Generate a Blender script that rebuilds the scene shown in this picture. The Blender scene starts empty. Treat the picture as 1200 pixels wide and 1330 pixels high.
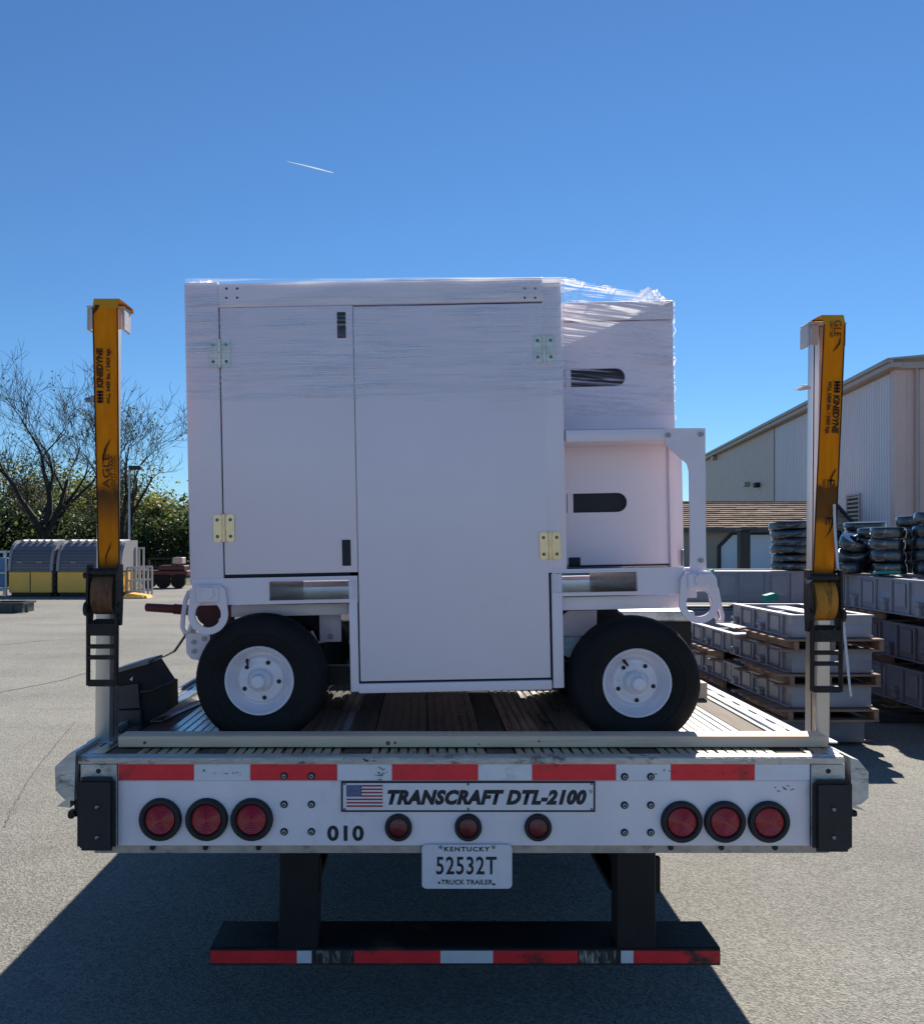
import bpy, bmesh, math, random
from mathutils import Vector, Matrix, Euler, noise
R = math.radians
random.seed(11)
S = bpy.context.scene
C = S.collection

# ------------------------------------------------------------------ camera, sky, sun, exposure
F = 1150.0; U0 = 549.0; V0 = 702.0; EYE = 1.68
cam_d = bpy.data.cameras.new('camera'); cam = bpy.data.objects.new('camera', cam_d); C.objects.link(cam)
cam.location = (0, 0, EYE); cam.rotation_euler = (R(90), 0, 0)
cam_d.sensor_fit = 'HORIZONTAL'; cam_d.sensor_width = 36.0; cam_d.lens = 36.0 * F / 1200.0
cam_d.shift_x = (600 - U0) / 1200.0; cam_d.shift_y = (V0 - 665) / 1200.0
cam_d.clip_start = 0.05; cam_d.clip_end = 20000
S.camera = cam
SUN_EL, SUN_AZ = 42.0, 20.0
world = bpy.data.worlds.new('World'); S.world = world; world.use_nodes = True
wn = world.node_tree.nodes; wl = world.node_tree.links
bg = wn['Background']; sky = wn.new('ShaderNodeTexSky'); sky.sky_type = 'NISHITA'; sky.sun_disc = False
sky.sun_elevation = R(SUN_EL); sky.sun_rotation = R(SUN_AZ)
sky.air_density = 1.0; sky.dust_density = 0.0; sky.ozone_density = 10.0; sky.altitude = 250
wt = wn.new('ShaderNodeMixRGB'); wt.blend_type = 'MULTIPLY'; wt.inputs['Fac'].default_value = 1.0; wt.inputs['Color2'].default_value = (0.83, 0.975, 0.99, 1)   # even tint of the whole sky: the camera's white balance
wl.new(sky.outputs['Color'], wt.inputs['Color1']); wl.new(wt.outputs['Color'], bg.inputs['Color']); bg.inputs['Strength'].default_value = 0.077
sd = bpy.data.lights.new('sun', 'SUN'); sd.energy = 5.0; sd.angle = R(0.53); sd.color = (1.0, 0.94, 0.84)
so = bpy.data.objects.new('sun', sd); C.objects.link(so)
sv = Vector((math.sin(R(SUN_AZ)) * math.cos(R(SUN_EL)), math.cos(R(SUN_AZ)) * math.cos(R(SUN_EL)), math.sin(R(SUN_EL))))
so.rotation_euler = sv.to_track_quat('Z', 'Y').to_euler(); so.location = (6, 8, 20)
vs = S.view_settings; vs.view_transform = 'Standard'; vs.look = 'None'; vs.exposure = 0.55; vs.gamma = 1.0; vs.use_curve_mapping = False

# ------------------------------------------------------------------ helpers
def WX(u, Y): return (u - U0) / F * Y
def WZ(v, Y): return EYE - (v - V0) / F * Y

MATS = {}
def mat(name, col, rough=0.5, metal=0.0, var=0.12, scale=8.0, stretch=(1, 1, 1), bump=0.0, bscale=None, col2=None, thr=None, spec=0.5, coat=0.0, detail=6.0, trans=0.0, rough_var=0.0):
    """Principled material: base colour wandering by noise; col2/thr = stains of a second colour."""
    if name in MATS: return MATS[name]
    m = bpy.data.materials.new(name); m.use_nodes = True
    nt = m.node_tree; N = nt.nodes; L = nt.links; p = N['Principled BSDF']
    p.inputs['Roughness'].default_value = rough; p.inputs['Metallic'].default_value = metal
    p.inputs['Specular IOR Level'].default_value = spec; p.inputs['Coat Weight'].default_value = coat
    tc = N.new('ShaderNodeTexCoord'); mp = N.new('ShaderNodeMapping'); mp.inputs['Scale'].default_value = stretch
    oi = N.new('ShaderNodeObjectInfo'); mu = N.new('ShaderNodeMath'); mu.operation = 'MULTIPLY'; mu.inputs[1].default_value = 37.0
    L.new(oi.outputs['Random'], mu.inputs[0]); L.new(mu.outputs[0], mp.inputs['Location'])
    L.new(tc.outputs['Object'], mp.inputs['Vector'])
    nz = N.new('ShaderNodeTexNoise'); nz.inputs['Scale'].default_value = scale; nz.inputs['Detail'].default_value = detail; nz.inputs['Roughness'].default_value = 0.62
    L.new(mp.outputs[0], nz.inputs['Vector'])
    cr = N.new('ShaderNodeValToRGB')
    cr.color_ramp.elements[0].position = 0.3; cr.color_ramp.elements[1].position = 0.7
    cr.color_ramp.elements[0].color = tuple(max(0, c * (1 - var)) for c in col) + (1,)
    cr.color_ramp.elements[1].color = tuple(min(1, c * (1 + var)) for c in col) + (1,)
    L.new(nz.outputs['Fac'], cr.inputs['Fac']); out = cr.outputs['Color']
    if col2 is not None:
        n2 = N.new('ShaderNodeTexNoise'); n2.inputs['Scale'].default_value = scale * 0.6; n2.inputs['Detail'].default_value = 8; n2.inputs['Roughness'].default_value = 0.7
        m2 = N.new('ShaderNodeMapping'); m2.inputs['Scale'].default_value = stretch; L.new(mu.outputs[0], m2.inputs['Location']); m2.inputs['Rotation'].default_value = (0.3, 0.2, 0.1)
        L.new(tc.outputs['Object'], m2.inputs['Vector']); L.new(m2.outputs[0], n2.inputs['Vector'])
        r2 = N.new('ShaderNodeValToRGB'); t = thr if thr is not None else 0.55
        r2.color_ramp.elements[0].position = t; r2.color_ramp.elements[1].position = min(1, t + 0.1)
        L.new(n2.outputs['Fac'], r2.inputs['Fac'])
        mx = N.new('ShaderNodeMixRGB'); mx.inputs['Color2'].default_value = tuple(col2) + (1,)
        L.new(r2.outputs['Color'], mx.inputs['Fac']); L.new(out, mx.inputs['Color1']); out = mx.outputs['Color']
    L.new(out, p.inputs['Base Color'])
    if rough_var:
        mr = N.new('ShaderNodeMapRange'); mr.inputs['To Min'].default_value = max(0.02, rough - rough_var); mr.inputs['To Max'].default_value = min(1, rough + rough_var)
        L.new(nz.outputs['Fac'], mr.inputs['Value']); L.new(mr.outputs[0], p.inputs['Roughness'])
    if bump:
        nb = N.new('ShaderNodeTexNoise'); nb.inputs['Scale'].default_value = bscale or scale * 4; nb.inputs['Detail'].default_value = 4
        L.new(mp.outputs[0], nb.inputs['Vector'])
        b = N.new('ShaderNodeBump'); b.inputs['Strength'].default_value = bump; b.inputs['Distance'].default_value = 0.01
        L.new(nb.outputs['Fac'], b.inputs['Height']); L.new(b.outputs[0], p.inputs['Normal'])
    if trans:
        tr = N.new('ShaderNodeBsdfTranslucent'); gm = N.new('ShaderNodeVectorMath'); gm.operation = 'SCALE'; gm.inputs['Scale'].default_value = 2.0; L.new(out, gm.inputs[0]); L.new(gm.outputs[0], tr.inputs['Color'])
        ms = N.new('ShaderNodeMixShader'); ms.inputs[0].default_value = trans
        L.new(p.outputs[0], ms.inputs[1]); L.new(tr.outputs[0], ms.inputs[2]); L.new(ms.outputs[0], N['Material Output'].inputs['Surface'])
    MATS[name] = m
    return m

def film_mat(name, lo, hi, base=0.02, top=0.75, glossy=0.4):
    """Clear stretch film: mostly transparent, with fine crosswise wrinkles that scatter and glint."""
    m = bpy.data.materials.new(name); m.use_nodes = True
    nt = m.node_tree; N = nt.nodes; L = nt.links; N.remove(N['Principled BSDF'])
    tc = N.new('ShaderNodeTexCoord'); mp = N.new('ShaderNodeMapping'); mp.inputs['Scale'].default_value = (1.6, 1.6, 62); mp.inputs['Rotation'].default_value = (0, R(-2.2), 0)
    L.new(tc.outputs['Object'], mp.inputs['Vector'])
    nz = N.new('ShaderNodeTexNoise'); nz.inputs['Scale'].default_value = 2.0; nz.inputs['Detail'].default_value = 5; nz.inputs['Distortion'].default_value = 0.6
    L.new(mp.outputs[0], nz.inputs['Vector'])
    nb = N.new('ShaderNodeTexNoise'); nb.inputs['Scale'].default_value = 4.0; L.new(tc.outputs['Object'], nb.inputs['Vector'])
    mr = N.new('ShaderNodeMapRange'); mr.inputs['From Min'].default_value = 0.35; mr.inputs['From Max'].default_value = 0.65; mr.inputs['To Min'].default_value = 0.35
    L.new(nb.outputs['Fac'], mr.inputs['Value'])
    cr = N.new('ShaderNodeMapRange'); cr.inputs['From Min'].default_value = lo; cr.inputs['From Max'].default_value = hi; cr.inputs['To Min'].default_value = 0.0; cr.inputs['To Max'].default_value = top
    L.new(nz.outputs['Fac'], cr.inputs['Value'])
    mu = N.new('ShaderNodeMath'); mu.operation = 'MULTIPLY_ADD'; L.new(cr.outputs[0], mu.inputs[0]); L.new(mr.outputs[0], mu.inputs[1]); mu.inputs[2].default_value = base
    tr = N.new('ShaderNodeBsdfTransparent'); tl = N.new('ShaderNodeBsdfTranslucent'); tl.inputs['Color'].default_value = (0.9, 0.9, 0.92, 1)
    gl = N.new('ShaderNodeBsdfGlossy'); gl.inputs['Roughness'].default_value = 0.18; gl.inputs['Color'].default_value = (0.75, 0.75, 0.8, 1)
    bp = N.new('ShaderNodeBump'); bp.inputs['Strength'].default_value = 0.9; bp.inputs['Distance'].default_value = 0.004
    L.new(nz.outputs['Fac'], bp.inputs['Height']); L.new(bp.outputs[0], gl.inputs['Normal'])
    a = N.new('ShaderNodeMixShader'); a.inputs[0].default_value = glossy; L.new(tl.outputs[0], a.inputs[1]); L.new(gl.outputs[0], a.inputs[2])
    b = N.new('ShaderNodeMixShader'); L.new(mu.outputs[0], b.inputs[0]); L.new(tr.outputs[0], b.inputs[1]); L.new(a.outputs[0], b.inputs[2])
    L.new(b.outputs[0], N['Material Output'].inputs['Surface'])
    return m

class MB:
    """collects shapes into one mesh"""
    def __init__(s, off=(0, 0, 0)): s.v = []; s.f = []; s.m = []; s.o = Vector(off)
    def add(s, vs, fs, mi=0):
        n = len(s.v); s.v += [Vector(p) - s.o for p in vs]; s.f += [[i + n for i in f] for f in fs]; s.m += [mi] * len(fs); return s
    def box(s, x0, x1, y0, y1, z0, z1, bev=0.0, mi=0, seg=1, mtx=None):
        bm = bmesh.new(); bmesh.ops.create_cube(bm, size=1)
        for v in bm.verts: v.co = Vector(((x0 + x1) / 2 + v.co.x * (x1 - x0), (y0 + y1) / 2 + v.co.y * (y1 - y0), (z0 + z1) / 2 + v.co.z * (z1 - z0)))
        if bev: bmesh.ops.bevel(bm, geom=list(bm.edges), offset=bev, segments=seg, affect='EDGES', profile=0.5)
        if mtx is not None: bm.transform(mtx)
        bm.verts.index_update()
        s.add([v.co.copy() for v in bm.verts], [[v.index for v in f.verts] for f in bm.faces], mi); bm.free(); return s
    def cyl(s, p0, p1, r0, r1=None, n=12, caps=True, mi=0):
        p0 = Vector(p0); p1 = Vector(p1); r1 = r0 if r1 is None else r1
        d = (p1 - p0).normalized(); a = d.orthogonal().normalized(); b = d.cross(a)
        vs = [p0 + (a * math.cos(2 * math.pi * i / n) + b * math.sin(2 * math.pi * i / n)) * r0 for i in range(n)]
        vs += [p1 + (a * math.cos(2 * math.pi * i / n) + b * math.sin(2 * math.pi * i / n)) * r1 for i in range(n)]
        fs = [[i, (i + 1) % n, n + (i + 1) % n, n + i] for i in range(n)]
        if caps: fs += [list(range(n))[::-1], list(range(n, 2 * n))]
        return s.add(vs, fs, mi)
    def tube(s, pts, r, n=8, mi=0):
        pts = [Vector(p) for p in pts]; rr = r if isinstance(r, (list, tuple)) else [r] * len(pts)
        vs = []; up = None
        for i, p in enumerate(pts):
            d = (pts[min(i + 1, len(pts) - 1)] - pts[max(i - 1, 0)]).normalized()
            if up is None: up = d.orthogonal().normalized()
            up = (up - d * up.dot(d)); up = up.normalized() if up.length > 1e-6 else d.orthogonal().normalized()
            b = d.cross(up)
            vs += [p + (up * math.cos(2 * math.pi * k / n) + b * math.sin(2 * math.pi * k / n)) * rr[i] for k in range(n)]
        fs = []
        for i in range(len(pts) - 1):
            for k in range(n): fs.append([i * n + k, i * n + (k + 1) % n, (i + 1) * n + (k + 1) % n, (i + 1) * n + k])
        fs += [list(range(n))[::-1], list(range((len(pts) - 1) * n, len(pts) * n))]
        return s.add(vs, fs, mi)
    def lathe(s, prof, c, axis='Y', n=32, mi=0, flat=None, caps=True):
        """prof: list of (along, radius)"""
        c = Vector(c); vs = []
        for (a, r) in prof:
            for k in range(n):
                t = 2 * math.pi * k / n; q = (r * math.cos(t), r * math.sin(t))
                p = {'Y': Vector((q[0], a, q[1])), 'Z': Vector((q[0], q[1], a)), 'X': Vector((a, q[0], q[1]))}[axis]
                if flat is not None and p.z < -flat: 
                    ex = (-flat - p.z); p.z = -flat - ex * 0.06; p.y *= 1 + ex * 1.2
                vs.append(c + p)
        fs = []
        for i in range(len(prof) - 1):
            for k in range(n): fs.append([i * n + k, i * n + (k + 1) % n, (i + 1) * n + (k + 1) % n, (i + 1) * n + k])
        if caps and prof[0][1] > 1e-5: fs.append(list(range(n)))
        if caps and prof[-1][1] > 1e-5: fs.append(list(range((len(prof) - 1) * n, len(prof) * n)))
        return s.add(vs, fs, mi)
    def prism(s, poly, a0, a1, axis='Y', mi=0):
        """poly in the two other axes, extruded along axis"""
        def P(q, a): return {'Y': (q[0], a, q[1]), 'X': (a, q[0], q[1]), 'Z': (q[0], q[1], a)}[axis]
        n = len(poly); vs = [P(q, a0) for q in poly] + [P(q, a1) for q in poly]
        fs = [[i, (i + 1) % n, n + (i + 1) % n, n + i] for i in range(n)] + [list(range(n))[::-1], list(range(n, 2 * n))]
        return s.add(vs, fs, mi)
    def ring(s, outer, inner, a0, a1, axis='Y', mi=0):
        """plate between two closed outlines with equal point counts"""
        def P(q, a): return {'Y': (q[0], a, q[1]), 'X': (a, q[0], q[1]), 'Z': (q[0], q[1], a)}[axis]
        n = len(outer)
        vs = [P(q, a0) for q in outer] + [P(q, a0) for q in inner] + [P(q, a1) for q in outer] + [P(q, a1) for q in inner]
        fs = []
        for i in range(n):
            j = (i + 1) % n
            fs += [[i, j, n + j, n + i], [2 * n + i, 3 * n + i, 3 * n + j, 2 * n + j], [i, 2 * n + i, 2 * n + j, j], [n + i, n + j, 3 * n + j, 3 * n + i]]
        return s.add(vs, fs, mi)
    def mesh(s, name, mats, smooth=False):
        me = bpy.data.meshes.new(name); me.from_pydata([tuple(v) for v in s.v], [], s.f)
        for m in (mats if isinstance(mats, (list, tuple)) else [mats]): me.materials.append(m)
        me.polygons.foreach_set('material_index', s.m)
        bm = bmesh.new(); bm.from_mesh(me); bmesh.ops.recalc_face_normals(bm, faces=bm.faces); bm.to_mesh(me); bm.free()
        if smooth:
            me.polygons.foreach_set('use_smooth', [True] * len(me.polygons))
            me.set_sharp_from_angle(angle=R(38))
        me.update(); return me
    def build(s, name, mats, parent=None, smooth=False, label=None, loc=None, rot=None):
        return link(name, s.mesh(name, mats, smooth), parent, label, loc, rot)

def link(name, me, parent=None, label=None, loc=None, rot=None):
    o = bpy.data.objects.new(name, me); C.objects.link(o)
    if parent is not None: o.parent = parent
    if label: o['label'] = label
    if loc is not None: o.location = loc
    if rot is not None: o.rotation_euler = rot
    return o
def tag(o, label, cat, group=None, kind=None):
    if kind: o['kind'] = kind
    if label: o['label'] = label
    if cat: o['category'] = cat
    if group: o['group'] = group
    return o
def thing(name, label, cat, loc=(0, 0, 0), rot=(0, 0, 0), group=None):
    o = bpy.data.objects.new(name, None); C.objects.link(o); o.location = loc; o.rotation_euler = rot; o.empty_display_size = 0.2
    return tag(o, label, cat, group)
def copy_thing(root, loc, rot=None, label=None, group=None):
    r = root.copy(); C.objects.link(r); r.location = loc
    if rot is not None: r.rotation_euler = rot
    if label: r['label'] = label
    if group: r['group'] = group
    for ch in list(root.children):
        c = ch.copy(); C.objects.link(c); c.parent = r
        for g in list(ch.children):
            d = g.copy(); C.objects.link(d); d.parent = c
    return r
def text_mesh(txt, w, h, bold=0.0, shear=0.0, depth=0.0006, spacing=1.0):
    """flat lettering w x h, centred, lying in XZ and facing -Y"""
    cu = bpy.data.curves.new('lettering', 'FONT'); cu.body = txt; cu.size = 1; cu.offset = bold; cu.shear = shear; cu.extrude = 0.0; cu.resolution_u = 3; cu.space_character = spacing
    o = bpy.data.objects.new('lettering_source', cu); C.objects.link(o)
    bpy.context.view_layer.update()
    me = bpy.data.meshes.new_from_object(o.evaluated_get(bpy.context.evaluated_depsgraph_get()))
    bpy.data.objects.remove(o)
    xs = [v.co.x for v in me.vertices]; ys = [v.co.y for v in me.vertices]
    x0, x1, y0, y1 = min(xs), max(xs), min(ys), max(ys)
    for v in me.vertices:
        v.co = Vector(((v.co.x - (x0 + x1) / 2) / (x1 - x0) * w, 0, (v.co.y - (y0 + y1) / 2) / (y1 - y0) * h))
    me.materials.clear(); return me
def rrect(x0, x1, z0, z1, r, n=5):
    pts = []
    for cx, cz, a in ((x1 - r, z1 - r, 0), (x0 + r, z1 - r, 90), (x0 + r, z0 + r, 180), (x1 - r, z0 + r, 270)):
        for k in range(n + 1):
            t = R(a + 90 * k / n); pts.append((cx + r * math.cos(t), cz + r * math.sin(t)))
    return pts

# ------------------------------------------------------------------ materials
M_white = mat('white_paint', (0.88, 0.765, 0.84), 0.32, 0, 0.02, 3, bump=0.16, bscale=2.6, coat=0.15, rough_var=0.09, col2=(0.83, 0.715, 0.775), thr=0.58)
M_dark = mat('dark_recess', (0.012, 0.012, 0.018), 0.6, 0, 0.2, 6)
M_gapshade = mat('gap_shade_black', (0.015, 0.015, 0.02), 0.7, 0, 0.2, 6)  # black that stands for the shade in the door gaps
M_alu = mat('worn_aluminium', (0.60, 0.60, 0.60), 0.42, 0.75, 0.18, 6, stretch=(1, 0.25, 1), bump=0.12, bscale=60, col2=(0.33, 0.31, 0.28), thr=0.56, rough_var=0.12)
M_deckalu = mat('deck_aluminium', (0.46, 0.45, 0.43), 0.30, 1.0, 0.22, 9, stretch=(1, 0.12, 1), bump=0.1, bscale=70, col2=(0.22, 0.20, 0.19), thr=0.52, rough_var=0.14)
M_panel = mat('weathered_white_panel', (0.93, 0.84, 0.88), 0.42, 0.0, 0.07, 4, stretch=(1, 1, 0.35), bump=0.04, bscale=60, col2=(0.58, 0.54, 0.56), thr=0.59, rough_var=0.1)
M_capalu = mat('scuffed_cap', (0.56, 0.55, 0.54), 0.45, 0.55, 0.2, 14, stretch=(1, 1, 2), col2=(0.14, 0.13, 0.12), thr=0.565, bump=0.25, bscale=80)
M_rustlip = mat('dirty_lip', (0.50, 0.42, 0.36), 0.6, 0.3, 0.25, 18, col2=(0.16, 0.10, 0.08), thr=0.60, bump=0.2, bscale=80)
M_rubber = mat('black_rubber', (0.020, 0.020, 0.022), 0.65, 0, 0.25, 12, bump=0.15, bscale=120)
M_tyre = mat('tyre_rubber', (0.008, 0.008, 0.010), 0.72, 0, 0.25, 10, bump=0.15, bscale=90, col2=(0.020, 0.019, 0.018), thr=0.62, spec=0.28)
M_black = mat('black_paint', (0.012, 0.012, 0.014), 0.5, 0, 0.25, 10, bump=0.1, bscale=60, col2=(0.04, 0.033, 0.028), thr=0.66, spec=0.3)
M_bumper = mat('rusty_black_steel', (0.014, 0.014, 0.015), 0.55, 0, 0.3, 7, bump=0.2, bscale=50, col2=(0.095, 0.055, 0.03), thr=0.54)
M_red = mat('red_reflective_tape', (0.95, 0.02, 0.04), 0.35, 0, 0.1, 22, bump=0.05, bscale=200, col2=(0.58, 0.025, 0.035), thr=0.575)
M_wtape = mat('white_reflective_tape', (0.84, 0.82, 0.88), 0.35, 0, 0.06, 10, bump=0.05, bscale=200, col2=(0.52, 0.51, 0.54), thr=0.585)
M_redworn = mat('worn_red_tape', (0.80, 0.02, 0.03), 0.45, 0, 0.2, 10, stretch=(1, 1, 1.6), col2=(0.028, 0.022, 0.02), thr=0.545)
M_wworn = mat('worn_white_tape', (0.66, 0.66, 0.68), 0.45, 0, 0.1, 14, col2=(0.05, 0.04, 0.03), thr=0.64)
M_peel = mat('peeled_tape_patch', (0.028, 0.024, 0.022), 0.5, 0, 0.3, 30, stretch=(2.6, 1, 0.5), col2=(0.42, 0.39, 0.35), thr=0.50)
M_lens = mat('red_lens', (0.40, 0.006, 0.018), 0.12, 0, 0.25, 60, stretch=(1, 1, 1), bump=0.25, bscale=400, coat=0.6)
M_steel = mat('zinc_steel', (0.22, 0.22, 0.24), 0.35, 0.9, 0.12, 30)
M_hinge = mat('zinc_yellow_hinge', (0.85, 0.60, 0.36), 0.33, 0.9, 0.12, 30, col2=(0.78, 0.62, 0.46), thr=0.55)
M_hinge2 = mat('zinc_clear_hinge', (0.80, 0.64, 0.52), 0.33, 0.9, 0.12, 30)
M_plate = mat('number_plate_white', (0.80, 0.78, 0.84), 0.35, 0.1, 0.05, 20, col2=(0.6, 0.58, 0.58), thr=0.66)
M_ink = mat('dark_ink', (0.015, 0.016, 0.03), 0.5, 0, 0.1, 20)
M_navy = mat('flag_blue', (0.03, 0.05, 0.20), 0.5, 0, 0.1, 20)
M_flagred = mat('flag_red', (0.42, 0.03, 0.05), 0.5, 0, 0.1, 20)
M_strapink = mat('strap_print', (0.035, 0.016, 0.008), 0.8, 0, 0.3, 40)
M_pine = mat('pale_pine', (0.95, 0.64, 0.44), 0.7, 0, 0.14, 5, stretch=(0.35, 6, 6), bump=0.1, bscale=30, col2=(0.82, 0.52, 0.34), thr=0.60)
M_deckwood = mat('weathered_deck_wood', (0.11, 0.075, 0.048), 0.75, 0, 0.3, 9, stretch=(5, 0.3, 2), bump=0.25, bscale=30, col2=(0.17, 0.12, 0.075), thr=0.52)
M_pallet = mat('pallet_wood', (0.30, 0.185, 0.13), 0.8, 0, 0.25, 6, stretch=(1, 1, 4), bump=0.2, bscale=40, col2=(0.2, 0.12, 0.085), thr=0.56)
M_post = mat('post_aluminium', (0.60, 0.58, 0.55), 0.38, 0.75, 0.1, 6, stretch=(1, 1, 0.2), bump=0.06, bscale=60, col2=(0.44, 0.42, 0.40), thr=0.58)
M_strap = mat('yellow_webbing', (0.80, 0.33, 0.012), 0.75, 0, 0.1, 9, stretch=(1, 1, 0.6), bump=0.25, bscale=220, col2=(0.46, 0.16, 0.012), thr=0.6)
M_strapdirt = mat('stained_webbing', (0.16, 0.06, 0.022), 0.85, 0, 0.35, 22, stretch=(2, 1, 0.5), bump=0.25, bscale=220, col2=(0.30, 0.11, 0.016), thr=0.62)
M_roll = mat('wound_webbing', (0.16, 0.075, 0.035), 0.85, 0, 0.35, 16, stretch=(3, 1, 1), bump=0.3, bscale=220, col2=(0.09, 0.045, 0.02), thr=0.50)
M_ratchet = mat('rusty_ratchet_steel', (0.020, 0.018, 0.018), 0.5, 0.2, 0.3, 25, bump=0.2, bscale=80, col2=(0.060, 0.036, 0.024), thr=0.56, spec=0.35)
M_cap = mat('grey_plastic_cap', (0.55, 0.54, 0.54), 0.5, 0, 0.1, 10, bump=0.1, bscale=60)
M_tarp = mat('black_plastic', (0.012, 0.012, 0.014), 0.75, 0, 0.25, 6, bump=0.15, bscale=30)
M_brownp = mat('scuffed_dark_plastic', (0.055, 0.045, 0.045), 0.6, 0, 0.25, 10, bump=0.15, bscale=30)
M_handle = mat('dark_red_paint', (0.11, 0.012, 0.014), 0.45, 0, 0.2, 20, col2=(0.06, 0.015, 0.015), thr=0.6)
M_grey = mat('grey_painted_steel', (0.32, 0.315, 0.36), 0.42, 0.1, 0.1, 5, bump=0.06, bscale=50, rough_var=0.1)
M_greydk = mat('dark_grey_painted_steel', (0.15, 0.145, 0.17), 0.45, 0.1, 0.1, 5, bump=0.06, bscale=50)
M_wrap = mat('plastic_wrapped_rubber', (0.016, 0.016, 0.020), 0.2, 0, 0.4, 9, stretch=(1, 1, 2.5), bump=0.6, bscale=22, coat=1.0, spec=0.8, col2=(0.13, 0.13, 0.15), thr=0.62)
M_teal = mat('teal_plastic', (0.01, 0.30, 0.22), 0.5, 0, 0.15, 20)
M_cord = mat('white_cord', (0.62, 0.62, 0.70), 0.7, 0, 0.1, 40)
M_greystrap = mat('grey_webbing', (0.24, 0.22, 0.19), 0.8, 0, 0.15, 40)
M_galv = mat('galvanised_interior', (0.24, 0.24, 0.25), 0.28, 0.9, 0.3, 14, stretch=(0.6, 1, 3), bump=0.2, bscale=20)  # base darkened to put the shade inside the fork pockets into colour

# ------------------------------------------------------------------ ground
def ground_mat():
    m = bpy.data.materials.new('pale_asphalt'); m.use_nodes = True
    nt = m.node_tree; N = nt.nodes; L = nt.links; p = N['Principled BSDF']; p.inputs['Roughness'].default_value = 0.85; p.inputs['Specular IOR Level'].default_value = 0.3
    tc = N.new('ShaderNodeTexCoord')
    def nz(scale, det, rough=0.6, st=None):
        n = N.new('ShaderNodeTexNoise'); n.inputs['Scale'].default_value = scale; n.inputs['Detail'].default_value = det; n.inputs['Roughness'].default_value = rough
        if st:
            mp = N.new('ShaderNodeMapping'); mp.inputs['Scale'].default_value = st; L.new(tc.outputs['Object'], mp.inputs['Vector']); L.new(mp.outputs[0], n.inputs['Vector'])
        else: L.new(tc.outputs['Object'], n.inputs['Vector'])
        return n
    big = nz(0.35, 6); streak = nz(0.5, 6, 0.65, (0.35, 1.6, 1)); fine = nz(75, 3)
    vo = N.new('ShaderNodeTexVoronoi'); vo.inputs['Scale'].default_value = 105; L.new(tc.outputs['Object'], vo.inputs['Vector'])
    r1 = N.new('ShaderNodeValToRGB'); r1.color_ramp.elements[0].position = .3; r1.color_ramp.elements[1].position = .7
    r1.color_ramp.elements[0].color = (.200, .190, .166, 1); r1.color_ramp.elements[1].color = (.285, .272, .240, 1); L.new(big.outputs['Fac'], r1.inputs['Fac'])
    r2 = N.new('ShaderNodeMapRange'); r2.inputs['From Min'].default_value = .3; r2.inputs['From Max'].default_value = .7; r2.inputs['To Min'].default_value = .82; r2.inputs['To Max'].default_value = 1.1; L.new(streak.outputs['Fac'], r2.inputs['Value'])
    r3 = N.new('ShaderNodeMapRange'); r3.inputs['To Min'].default_value = .62; r3.inputs['To Max'].default_value = 1.32
    sep = N.new('ShaderNodeSeparateColor'); L.new(vo.outputs['Color'], sep.inputs[0]); L.new(sep.outputs[0], r3.inputs['Value'])
    a = N.new('ShaderNodeVectorMath'); a.operation = 'SCALE'; L.new(r1.outputs[0], a.inputs[0]); L.new(r2.outputs[0], a.inputs['Scale'])
    b = N.new('ShaderNodeVectorMath'); b.operation = 'SCALE'; L.new(a.outputs[0], b.inputs[0]); L.new(r3.outputs[0], b.inputs['Scale'])
    st = nz(1.1, 7, .7); rs = N.new('ShaderNodeMapRange'); rs.inputs['From Min'].default_value = .60; rs.inputs['From Max'].default_value = .74; rs.inputs['To Max'].default_value = .55; L.new(st.outputs['Fac'], rs.inputs['Value'])
    ms = N.new('ShaderNodeMixRGB'); ms.inputs['Color2'].default_value = (.12, .115, .105, 1); L.new(rs.outputs[0], ms.inputs['Fac']); L.new(b.outputs[0], ms.inputs['Color1'])
    L.new(ms.outputs[0], p.inputs['Base Color'])
    bp = N.new('ShaderNodeBump'); bp.inputs['Strength'].default_value = 0.5; bp.inputs['Distance'].default_value = 0.009
    ad = N.new('ShaderNodeMath'); ad.operation = 'ADD'; L.new(vo.outputs['Distance'], ad.inputs[0]); L.new(fine.outputs['Fac'], ad.inputs[1])
    L.new(ad.outputs[0], bp.inputs['Height']); L.new(bp.outputs[0], p.inputs['Normal'])
    return m
g = MB().add([(-3000, -40, 0), (3000, -40, 0), (3000, 5000, 0), (-3000, 5000, 0)], [[0, 1, 2, 3]]).build('ground', ground_mat()); g['kind'] = 'structure'
M_grass = mat('rough_grass', (0.06, 0.075, 0.03), 0.9, 0, 0.4, 0.6, col2=(0.12, 0.10, 0.05), thr=0.55)
gv = MB().add([(-400, 33, .004), (12, 33, .004), (12, 43, .004), (60, 90, .004), (400, 400, .004), (-400, 400, .004)], [[0, 1, 2, 3, 4, 5]]).build('grass_verge', M_grass); gv['kind'] = 'structure'
# fine cracks in the paving
def crack(pts, w):
    mb = MB(); random.seed(len(pts)); q = []
    for (a, b) in zip(pts[:-1], pts[1:]):
        for k in range(14):
            t = k / 14; q.append((a[0] + (b[0] - a[0]) * t + random.uniform(-.006, .006), a[1] + (b[1] - a[1]) * t + random.uniform(-.006, .006)))
    q.append(pts[-1]); vs = []
    for (x, y) in q: vs += [(x - w, y - w * .4, .004), (x + w, y + w * .4, .004)]
    mb.add(vs, [[2 * i, 2 * i + 1, 2 * i + 3, 2 * i + 2] for i in range(len(q) - 1)])
    o = mb.build('pavement_crack', mat('crack_dirt', (0.145, 0.138, 0.122), 0.9)); o['kind'] = 'structure'
def G(u, v): d = EYE * F / (v - V0); return (WX(u, d), d)
crack([G(5, 1075), G(22, 1040), G(45, 1002), G(75, 965), G(98, 938)], .005)
crack([G(-30, 905), G(35, 893), G(80, 884), G(120, 872)], .012)
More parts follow.
